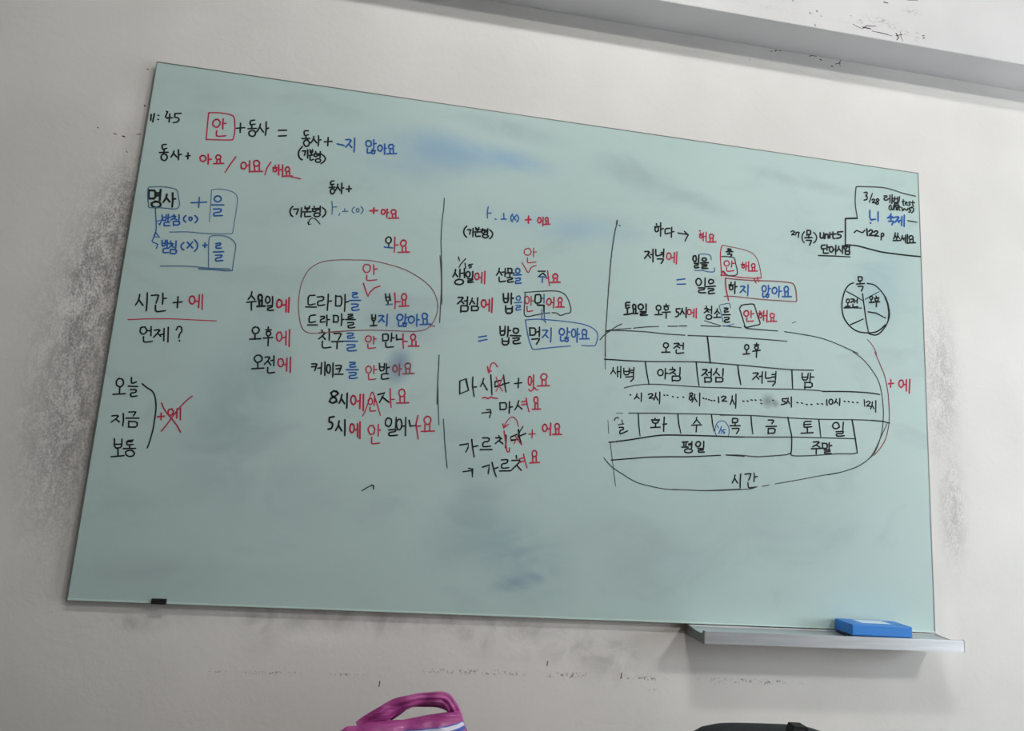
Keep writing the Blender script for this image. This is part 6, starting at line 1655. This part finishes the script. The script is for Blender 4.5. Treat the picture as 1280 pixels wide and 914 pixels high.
k37 15931 9838 15939 9844 15963 9865 15983 9871 16016 9869 16028 9861 16030 9842 16011 9820 15955 9772 15945 9759 15972 9766 15996 9769 16041 9773 16057 9774
k37 16075 9837 16092 9843 16145 9862 16160 9852 16152 9803 16148 9772 16141 9727 16138 9712
k37 16074 9845 16073 9799
k37 16312 9893 16302 9876 16269 9825 16255 9790 16247 9737 16248 9701 16260 9647 16273 9621 16299 9599 16308 9591
k44 16388 9934 16385 9801
k44 16387 9936 16408 9939 16471 9945 16492 9925 16491 9858 16471 9834 16411 9829 16391 9827
k44 16440 9795 16435 9729
k44 16325 9728 16531 9756
k44 16364 9659 16394 9663 16482 9673 16510 9669 16503 9644 16492 9615 16464 9554 16455 9534
k38 16579 9908 16593 9895 16635 9854 16652 9827 16663 9786 16660 9752 16641 9693 16623 9661 16585 9624 16572 9612
k44 16766 9918 16765 9892 16762 9816 16770 9785 16797 9771 16817 9777 16850 9808 16862 9841 16865 9908 16866 9931
k44 16870 9866 16874 9774
k44 16907 9902 16902 9778
k44 16902 9856 16912 9867 16941 9901 16959 9909 16983 9898 16992 9874 16994 9815 16995 9795
k44 17043 9905 17041 9805
k45 17045 9960 17044 9951
k44 17133 9988 17132 9953 17128 9849 17138 9812 17170 9806 17181 9804
k45 17067 9912 17217 9941
k45 17271 10000 17269 9986 17262 9943 17276 9930 17321 9934 17344 9928 17366 9906 17364 9888 17334 9853 17304 9838 17243 9825 17223 9820
k45 17273 10004 17416 10032
#handwriting|black date and underlined words left of the stepped frame
k44 16903 9597 16882 9593 16818 9578 16796 9555 16794 9500 16799 9481 16815 9478 16837 9481 16889 9495 16906 9499
k44 16957 9610 16956 9594 16955 9544 16954 9514 16953 9475 16953 9462
k44 16960 9543 17010 9556
k44 16852 9443 16852 9428 16853 9384 16859 9369 16875 9366 16904 9370 16973 9383 16996 9388
k42 17069 9572 17041 9550 17026 9518 17023 9481 17034 9444 17052 9428 17083 9421 17109 9445 17133 9484 17130 9519 17122 9554 17102 9568 17070 9568
k42 17147 9493 17203 9507
k42 17210 9626 17200 9376
k42 17297 9608 17295 9594 17288 9552 17275 9523 17244 9479 17233 9464
k42 17296 9548 17350 9484
k42 17404 9639 17403 9617 17402 9554 17400 9511 17396 9445 17395 9423
k44 17491 9681 17491 9663
k44 17438 9636 17541 9650
k44 17481 9630 17458 9612 17446 9603 17441 9581 17454 9562 17469 9550 17491 9544 17509 9565 17517 9584 17517 9597 17513 9622 17497 9628 17476 9633
k44 17550 9619 17606 9632
k44 17611 9687 17597 9523
k44 17479 9504 17481 9410
k44 17484 9496 17508 9499 17581 9511 17605 9495 17602 9436 17577 9415 17503 9410 17479 9409
k35 16707 9284 17141 9323 17612 9354
#drawn_circle|black wheel drawing with small words, divided into six
k36 17704 8652 17690 8646 17670 8638 17646 8628 17621 8616 17596 8601 17573 8583 17552 8562 17532 8539 17511 8512 17491 8484 17473 8453 17456 8421 17440 8385 17425 8346 17412 8305 17400 8263 17389 8222 17380 8183 17372 8146 17366 8110 17361 8074 17358 8038 17356 8002 17356 7965 17358 7926 17361 7885 17366 7844 17373 7803 17381 7764 17392 7728 17405 7695 17419 7663 17436 7634 17455 7606 17475 7579 17497 7552 17521 7525 17547 7499 17575 7474 17604 7450 17634 7428 17664 7409 17695 7393 17726 7379 17758 7367 17791 7358 17825 7350 17862 7344 17902 7340 17946 7339 17991 7339 18036 7341 18079 7344 18119 7348 18157 7353 18193 7359 18227 7366 18260 7374 18292 7384 18321 7395 18349 7408 18375 7422 18400 7438 18423 7455 18446 7472 18468 7490 18491 7510 18514 7533 18537 7556 18557 7578 18574 7596 18587 7610
k37 18100 8683 18122 8682 18152 8682 18188 8681 18226 8678 18263 8673 18297 8664 18327 8651 18357 8634 18386 8615 18415 8593 18442 8570 18468 8546 18494 8521 18520 8493 18544 8464 18568 8434 18589 8402 18609 8370 18626 8338 18642 8304 18656 8270 18669 8235 18680 8198 18690 8161 18700 8122 18709 8082 18717 8040 18722 7999 18726 7959 18727 7921 18724 7886 18718 7852 18710 7819 18700 7788 18689 7757 18677 7727 18665 7697 18652 7668 18637 7640 18622 7612 18604 7584 18585 7556 18564 7525 18540 7494 18514 7462 18488 7431 18461 7403 18436 7380 18412 7361 18388 7345 18365 7331 18341 7321 18316 7312 18290 7307 18261 7304 18229 7306 18195 7309 18164 7314 18138 7319 18119 7321
k52 18609 8370 18685 8188 18713 7947 18684 7754
k42 17843 8825 17847 8719
k42 17844 8834 17867 8837 17937 8846 17958 8828 17954 8764 17930 8738 17862 8724 17839 8719
k42 17891 8720 17891 8643
k42 17787 8627 18016 8671
k42 17831 8572 17860 8575 17947 8587 17974 8580 17968 8551 17958 8524 17932 8472 17923 8455
k33 17498 8398 17740 8303 17967 8192
k24 18026 8239 18231 8370 18438 8494
k37 17957 8386 17993 8060 18042 7688 18105 7347
k39 17419 7945 17647 7975 17911 7992
k39 18105 7910 18335 7902 18607 7795
k36 17595 7514 17782 7608 17956 7701
k39 17521 8194 17504 8178 17489 8155 17487 8126 17494 8104 17514 8092 17534 8091 17557 8104 17569 8131 17573 8157 17566 8182 17545 8197 17521 8189
k39 17527 8087 17524 8010
k39 17455 7987 17590 8009
k39 17613 8203 17635 8206 17699 8215 17714 8207 17692 8175 17670 8153 17626 8120 17611 8109
k39 17668 8151 17723 8120
k39 17732 8161 17787 8176
k39 17806 8234 17794 8111
k39 17674 8072 17673 8060 17668 8021 17673 8006 17694 7999 17723 8002 17790 8018 17813 8023
k41 18202 8345 18181 8332 18167 8313 18166 8290 18174 8269 18191 8253 18211 8257 18231 8266 18243 8288 18249 8313 18237 8331 18219 8347 18197 8340
k41 18202 8241 18198 8175
k41 18141 8164 18271 8183
k41 18349 8362 18355 8346
k42 18305 8301 18430 8328
k41 18354 8302 18331 8292 18313 8276 18311 8257 18319 8244 18343 8229 18370 8230 18394 8246 18409 8263 18408 8283 18401 8298 18379 8303 18358 8308
k41 18257 8190 18449 8217
k41 18357 8203 18344 8073
'''
def ribbon(bm, pts, w, y, mi):
    n = len(pts); h = w / 2
    P = [Vector((a, b)) for a, b in pts]
    L, R_ = [], []
    for i in range(n):
        d = (P[min(i + 1, n - 1)] - P[max(i - 1, 0)])
        d = d.normalized() if d.length > 1e-7 else Vector((1, 0))
        k = 1.0
        if 0 < i < n - 1:
            d1 = (P[i] - P[i - 1]).normalized(); k = 1 / max(.65, abs(d1.dot(d)) if d1.length else 1)
        nn = Vector((-d.y, d.x)) * h * k
        if n > 2 and i == n - 1: nn *= .8
        L.append(P[i] + nn); R_.append(P[i] - nn)
    vl = [bm.verts.new((p.x, y, p.y)) for p in L]; vr = [bm.verts.new((p.x, y, p.y)) for p in R_]
    for i in range(n - 1):
        f = bm.faces.new((vl[i], vl[i + 1], vr[i + 1], vr[i])); f.material_index = mi
    for i, j in ((0, 1), (n - 1, n - 2)):   # round ends
        d = P[i] - P[j]; d = d.normalized() if d.length > 1e-7 else Vector((1, 0)); s = Vector((-d.y, d.x))
        cap = [bm.verts.new((P[i].x + (math.cos(a) * d.x + math.sin(a) * s.x) * h, y, P[i].y + (math.cos(a) * d.y + math.sin(a) * s.y) * h)) for a in (-1.57, -.8, 0, .8, 1.57)]
        f = bm.faces.new(cap); f.material_index = mi

cur = None; depth = 0
def flush():
    global cur
    if cur is None: return
    name, lab, strokes = cur
    cols = []
    bm = bmesh.new()
    for c, w, p in strokes:
        if c not in cols: cols.append(c)
        global depth
        depth += 1
        ribbon(bm, p, w, -.00035 - (depth % 60) * .000006, cols.index(c))
    bm.normal_update()
    me = bpy.data.meshes.new(name)
    for f in bm.faces:
        if f.normal.y > 0: f.normal_flip()
    bm.to_mesh(me); bm.free()
    for c in cols: me.materials.append(INK[c])
    o = bpy.data.objects.new(name, me); C.objects.link(o); o.parent = board; o.matrix_parent_inverse = Matrix.Translation(board.location).inverted(); o['label'] = lab
    cur = None
for ln in INK_STROKES.strip().splitlines():
    if ln[0] == '#':
        flush(); n_, l_ = ln[1:].split('|'); cur = (n_, l_, [])
    else:
        t_ = ln.split(); v = [int(q) * 1e-4 for q in t_[1:]]
        cur[2].append((t_[0][0], int(t_[0][1:]) * 1e-4, [(v[i], v[i + 1] + BZ) for i in range(0, len(v), 2)]))
flush()

# ---------------------------------------------------------------- scuffs on the wall: short dark dashes
wall = bpy.data.objects['wall_front']
for x, z, l, a in ((1.007, .846, .009, .1), (1.180, .824, .012, .15), (.640, .795, .010, 0)):
    bm = bmesh.new()
    ribbon(bm, [(x, z - l / 2), (x + math.sin(a) * l, z + l / 2)], .0022, WY - .0003, 0)
    obj('scuff_mark', bm, M['scuff'], wall)

BEAM_MARKS = [[(1.7489, 2.4891), (1.7568, 2.4978), (1.7851, 2.5019)], [(1.7465, 2.4923), (1.7695, 2.4913)], [(1.7744, 2.4855), (1.8027, 2.4843), (1.8336, 2.4815)], [(1.7898, 2.4851), (1.8207, 2.4834)], [(1.8443, 2.4917), (1.8517, 2.4801), (1.8462, 2.4724)], [(1.8575, 2.4983), (1.8595, 2.4815), (1.8644, 2.472)], [(1.844, 2.4839), (1.8624, 2.4908)], [(1.6128, 2.5157), (1.6158, 2.5142)], [(1.6252, 2.5037), (1.6287, 2.5022)], [(1.6074, 2.4758), (1.6098, 2.4712)], [(1.8105, 2.5787), (1.8225, 2.5778)], [(1.8818, 2.5979), (1.9137, 2.6023)], [(1.9228, 2.498), (1.9297, 2.5002)], [(1.9252, 2.4916), (1.9295, 2.4934)], [(1.7113, 2.5205), (1.7139, 2.5189)], [(1.5456, 2.5351), (1.5471, 2.5312)], [(1.5937, 2.5071), (1.5957, 2.5059)], [(1.7185, 2.496), (1.7336, 2.49), (1.7463, 2.4871)]]
WALL_MARKS = [[(1.5447, 2.4572), (1.5489, 2.4589)], [(1.5577, 2.4599), (1.5613, 2.4632)], [(1.5681, 2.4623), (1.577, 2.4649)], [(1.6599, 2.4621), (1.6679, 2.4657), (1.6811, 2.4658)], [(1.6917, 2.4579), (1.697, 2.4567)], [(1.7558, 2.4662), (1.7503, 2.4572), (1.7544, 2.4482)], [(1.7546, 2.4579), (1.7395, 2.4521)], [(1.7261, 2.4434), (1.7314, 2.4432)], [(1.482, 2.422), (1.484, 2.4213)]]
BOARD_SIDE_MARKS = [[(-0.0738, 1.9681), (-0.0684, 1.9674)], [(-0.0546, 1.9649), (-0.0496, 1.9641)], [(-0.0249, 1.974), (-0.0169, 1.9746)], [(-0.0259, 2.1389), (-0.0243, 2.1378)], [(-0.0193, 2.0469), (-0.0172, 2.0456)], [(-0.0413, 1.9298), (-0.0382, 1.9272)], [(-0.1101, 1.9781), (-0.1083, 1.9768)]]
beam = bpy.data.objects['trim_1']
for L, y, host in ((BEAM_MARKS, -.0918, beam), (WALL_MARKS, WY - .0003, wall), (BOARD_SIDE_MARKS, WY - .0003, wall)):
    for i, p in enumerate(L):
        bm = bmesh.new(); ribbon(bm, [tuple(q) for q in p], (.0022, .0030, .0016)[i % 3], y, 0); obj('scuff_mark', bm, M['scuff'], host)

# ---------------------------------------------------------------- tray
TX0, TX1, TF = 1.331, 1.972, -.0905
tray = thing('marker_tray', 'brushed aluminium marker tray under the right end of the glass board', 'tray', (TX0, 0, .93))
prof = [(TH + .004, .9225), (TH + .004, .944), (-.0005, .944), (-.003, .941), (-.062, .9385), (-.084, .9395), (-.0855, .9475), (TF, .9475), (TF, .9215), (-.086, .9215), (-.086, .9345), (-.004, .932), (-.004, .9225)]
obj('channel', extrude_x(prof, TX0 + .0015, TX1), M['alu'], tray)
for x in (TX0 + .0005, TX1 - .0002):
    cap = [(TH + .004, .9215), (TH + .004, .9445), (-.004, .9445), (-.040, .9405), (-.078, .9405), (-.0845, .9485), (TF, .9485), (TF, .9205)]
    obj('end_plate', extrude_x(cap, x - .0012, x + .0012), M['edge_dark'] if x < 1.5 else M['alu'], tray, label='dark grey end plate' if x < 1.5 else None)

# ---------------------------------------------------------------- eraser
er = thing('board_eraser', 'blue block eraser lying on the aluminium tray against the glass', 'eraser', (1.77, -.044, .9405))
def placed(bm, ang=-.10):
    M_ = Matrix.Translation((1.772, -.0445, .9435)) @ Matrix.Rotation(ang, 4, 'Z'); bmesh.ops.transform(bm, matrix=M_, verts=bm.verts); return bm
a_ = -.05
obj('shell', placed(bx(-.074, -.035, .004, .074, .035, .0285, bev=.0022), a_), M['eraser_blue'], er)
obj('felt_pad', placed(bx(-.0725, -.0335, -.0015, .0725, .0335, .0042, bev=.001), a_), M['felt'], er, label='dark felt base')
bm = bx(-.036, -.012, .0284, .038, .026, .0288)
obj('sticker', placed(bm, a_), M['sticker'], er, label='pale label on top of the eraser')

# ---------------------------------------------------------------- low bench that carries both bags, below the frame
bench = thing('bench', 'low wooden bench below the board, carrying both bags', 'bench', (1.0, -.42, 0))
obj('bench_top', bx(.25, -.62, .42, 1.75, -.22, .45, bev=.004), M['wood'], bench)
for x in (.32, 1.68):
    for y in (-.57, -.27): obj('leg', bx(x - .02, y - .02, 0, x + .02, y + .02, .42), M['steel'], bench)

# ---------------------------------------------------------------- pink plastic bag
BY = -.40
def bagpt(u, v): # a picture of the bag's outline in its own plane: metres on the plane y = BY
    a, b = u / 5.818, v / 5.818
    return (.5545 + a * .001262 + b * .00009, .928 - b * .001215 - a * .0000170 * 1.0)
bag = thing('plastic_bag', 'magenta plastic carrier bag with looped handles, below the board', 'bag', (.68, BY, .45))
TOP = [(40, 470), (120, 425), (160, 396), (240, 390), (300, 362), (420, 350), (560, 338), (720, 305), (860, 282), (975, 268), (1012, 325), (1045, 410), (1090, 480)]
TOPX = [bagpt(*p) for p in TOP]
def topz(x):
    for (xa, za), (xb, zb) in zip(TOPX, TOPX[1:]):
        if xa <= x <= xb: return za + (zb - za) * (x - xa) / (xb - xa)
    return TOPX[0][1] if x < TOPX[0][0] else TOPX[-1][1]
xl, xr = TOPX[0][0], TOPX[-1][0]
NU, NV = 96, 44
def bag_surface(s, v, side, off=0):
    x = xl + (xr - xl) * (.5 - .5 * math.cos(math.pi * s))
    z = .452 + v * (topz(x) - .452)
    belly = math.sin(math.pi * min(1, max(0, .5 - .5 * math.cos(math.pi * s)))) ** .5
    th = .085 * belly * (1 - v ** 3) ** .8 + .004 * belly
    wr = noise.noise(Vector((x * 14 + side * 3, z * 60, side))) * .010 + noise.noise(Vector((x * 50, z * 20, side * 7))) * .004
    edge = min(1, (s * (1 - s)) * 30)
    y = BY + side * (th + wr * edge * (1 if v < .98 else .5) + off)
    x2 = x + noise.noise(Vector((z * 25, side, 2))) * .004 * (1 - v)
    return Vector((x2, y, z))
bm = bmesh.new(); ring = []
for v in range(NV + 1):
    row = [bm.verts.new(bag_surface(i / NU, v / NV, -1)) for i in range(NU + 1)] + [bm.verts.new(bag_surface(1 - i / NU, v / NV, 1)) for i in range(1, NU)]
    ring.append(row)
n = len(ring[0])
for a, b in zip(ring, ring[1:]):
    for i in range(n): bm.faces.new((a[i], a[(i + 1) % n], b[(i + 1) % n], b[i]))
bm.faces.new(ring[0][::-1])
for i in range(1, NU):      # close the gathered mouth
    k = n - i
    try:
        bm.faces.new((ring[-1][i - 1] if i > 1 else ring[-1][0], ring[-1][i], ring[-1][k], ring[-1][(k + 1) % n])) if i > 1 else bm.faces.new((ring[-1][0], ring[-1][1], ring[-1][n - 1]))
    except ValueError: pass
obj('bag_body', bm, M['plastic_pink'], bag, smooth=True)
def handle(pts, y, wid, thk, name, seed):
    bm = bmesh.new(); P = []
    Q = [bagpt(*p[:2]) for p in pts]; W = [p[2] if len(p) > 2 else 1 for p in pts]
    for i in range(len(Q) - 1):
        a, b, c, d = Q[max(i - 1, 0)], Q[i], Q[i + 1], Q[min(i + 2, len(Q) - 1)]
        for k in range(10):
            t = k / 10
            P.append((*[.5 * (2 * b[q] + (c[q] - a[q]) * t + (2 * a[q] - 5 * b[q] + 4 * c[q] - d[q]) * t * t + (-a[q] + 3 * b[q] - 3 * c[q] + d[q]) * t ** 3) for q in (0, 1)], W[i] + (W[i + 1] - W[i]) * t))
    P.append((*Q[-1], W[-1]))
    rows = []
    for i, (x, z, w) in enumerate(P):
        a, b = P[max(i - 1, 0)], P[min(i + 1, len(P) - 1)]
        d = Vector((b[0] - a[0], b[1] - a[1])).normalized(); nn = Vector((-d.y, d.x)); row = []
        for k in range(28):
            an = 2 * math.pi * k / 28
            ry = thk * (1 + .55 * math.cos(7 * an + seed + i * .05) * .5)
            r = math.cos(an) * wid * w / 2; yy = math.sin(an) * ry
            row.append(bm.verts.new((x + nn.x * r, y + yy + .002 * math.sin(i * .3 + seed), z + nn.y * r)))
        rows.append(row)
    for a, b in zip(rows, rows[1:]):
        for k in range(28): bm.faces.new((a[k], a[(k + 1) % 28], b[(k + 1) % 28], b[k]))
    bm.faces.new(rows[0][::-1]); bm.faces.new(rows[-1])
    return obj(name, bm, M['plastic_pink'], bag, smooth=True)
handle([(250, 420, 1.2), (360, 345, 1.25), (450, 290, 1.3), (540, 240, 1.15), (640, 205, .95), (740, 188, .85), (830, 178, .95), (885, 198, 1.05), (925, 240, 1.0), (952, 300, 1.1), (975, 380, 1.1)], BY + .010, .0195, .006, 'bag_handle', 0)
handle([(470, 372, .9), (540, 320, .9), (620, 270, .9), (740, 256, .9), (830, 262, 1), (905, 282, 1.1), (960, 330, 1.1)], BY + .024, .0062, .003, 'bag_handle', 2)
# printed stripes near the right side of the mouth
def stripe(v_off0, v_off1, s0, s1, m, nm, lab):
    bm = bmesh.new(); rows = []
    for i in range(30):
        s = s0 + (s1 - s0) * i / 29; f = i / 29
        rows.append([bm.verts.new(bag_surface(s, v, -1, .0012)) for v in (v_off0(f), (v_off0(f) + v_off1(f)) / 2, v_off1(f))])
    for a, b in zip(rows, rows[1:]):
        for k in range(2): bm.faces.new((a[k], a[k + 1], b[k + 1], b[k]))
    return obj(nm, bm, m, bag, smooth=True, label=lab)

def level(dz, s0, s1):   # height on the bag of a straight printed line that rises slightly to the right
    (xa, za), (xb, zb) = bagpt(700, 428), bagpt(1030, 378)
    def f(t):
        s = s0 + (s1 - s0) * t; x = xl + (xr - xl) * (.5 - .5 * math.cos(math.pi * s))
        return min(.996, (za + (zb - za) * (x - xa) / (xb - xa) + dz + .011 - .452) / (topz(x) - .452))
    return f
stripe(level(0, .5, .86), level(.0016, .5, .86), .5, .86, M['blue_print'], 'printed_stripe', 'dark blue printed stripe')
stripe(level(-.005, .5, .87), level(0, .5, .87), .5, .87, M['white_print'], 'printed_stripe', 'pale printed stripe')
stripe(level(-.010, .6, .88), level(-.005, .6, .88), .6, .88, M['blue_print'], 'printed_stripe', 'dark blue printed stripe')

# ---------------------------------------------------------------- black backpack
KY = -.40
pack = thing('backpack', 'black backpack with a short raised strap, right of the magenta bag', 'backpack', (1.30, KY, .45))
cx, hw, hd, zt, zb = 1.314, .157, .075, .8492, .452
def pack_ring(f):
    # f 0 bottom .. 1 top, rounded shoulders
    sh = 1.0
    z = zb + (zt - zb) * f
    return z
bm = bmesh.new(); rings = []
prof_ = [(zb, .90), (zb + .02, .98), (zb + .10, 1.0), (zt - .12, 1.0), (zt - .075, .99), (zt - .050, .965), (zt - .034, .925), (zt - .021, .862), (zt - .012, .775), (zt - .0055, .64), (zt - .0018, .45), (zt, .2)]
for z, k in prof_:
    row = []
    for i in range(48):
        an = 2 * math.pi * i / 48; ca, sa = math.cos(an), math.sin(an); e = .55
        x = cx + hw * k * math.copysign(abs(ca) ** e, ca)
        y = KY + hd * (k ** .9) * math.copysign(abs(sa) ** e, sa)
        row.append(bm.verts.new((x, y, z - (x - cx) * .010)))
    rings.append(row)
for a, b in zip(rings, rings[1:]):
    for i in range(48): bm.faces.new((a[i], a[(i + 1) % 48], b[(i + 1) % 48], b[i]))
bm.faces.new(rings[0][::-1]); bm.faces.new(rings[-1])
obj('pack_body', bm, M['bag_cloth'], pack, smooth=True)
def webbing(x0, x1, ztop, y, w=.011):
    bm = bmesh.new()
    path = [(x0 - .002, ztop - .030), (x0, ztop - .008), (x0 + .003, ztop), (x1 - .003, ztop - .0008), (x1, ztop - .007), (x1 + .003, ztop - .030)]
    n = len(path); rows = []
    for i, (x, z) in enumerate(path):
        a, b = path[max(i - 1, 0)], path[min(i + 1, n - 1)]; d = Vector((b[0] - a[0], b[1] - a[1])).normalized(); nn = Vector((-d.y, d.x)) * .0012
        rows.append([bm.verts.new((x + s * nn.x, y + q * w, z + s * nn.y)) for s, q in ((1, -1), (1, 1), (-1, 1), (-1, -1))])
    for a, b in zip(rows, rows[1:]):
        for k in range(4): bm.faces.new((a[k], a[(k + 1) % 4], b[(k + 1) % 4], b[k]))
    bm.faces.new(rows[0][::-1]); bm.faces.new(rows[-1]); return bm
obj('carry_strap', webbing(1.3370, 1.3640, .8640, KY - .02), M['strap'], pack)
obj('strap_anchor', bx(1.3375, KY - .030, .830, 1.3635, KY - .010, .8615, bev=.001), M['strap'], pack)
bm = bmesh.new(); zr = []
for i in range(41):      # zip that follows the front edge of the top
    t_ = i / 40; an = math.pi * t_; ca, sa = -math.cos(an), math.sin(an)
    x = cx + (hw - .006) * math.copysign(abs(ca) ** .42, ca); z = zt - .085 + .070 * abs(sa) ** .55 - (x - cx) * .02
    zr.append([bm.verts.new((x + dx, KY - hd * .985 - dy, z + dz)) for dx, dy, dz in ((0, -.004, .004), (0, .003, .004), (0, .003, -.004), (0, -.004, -.004))])
for a, b in zip(zr, zr[1:]):
    for k in range(4): bm.faces.new((a[k], a[(k + 1) % 4], b[(k + 1) % 4], b[k]))
obj('zip', bm, M['strap'], pack)
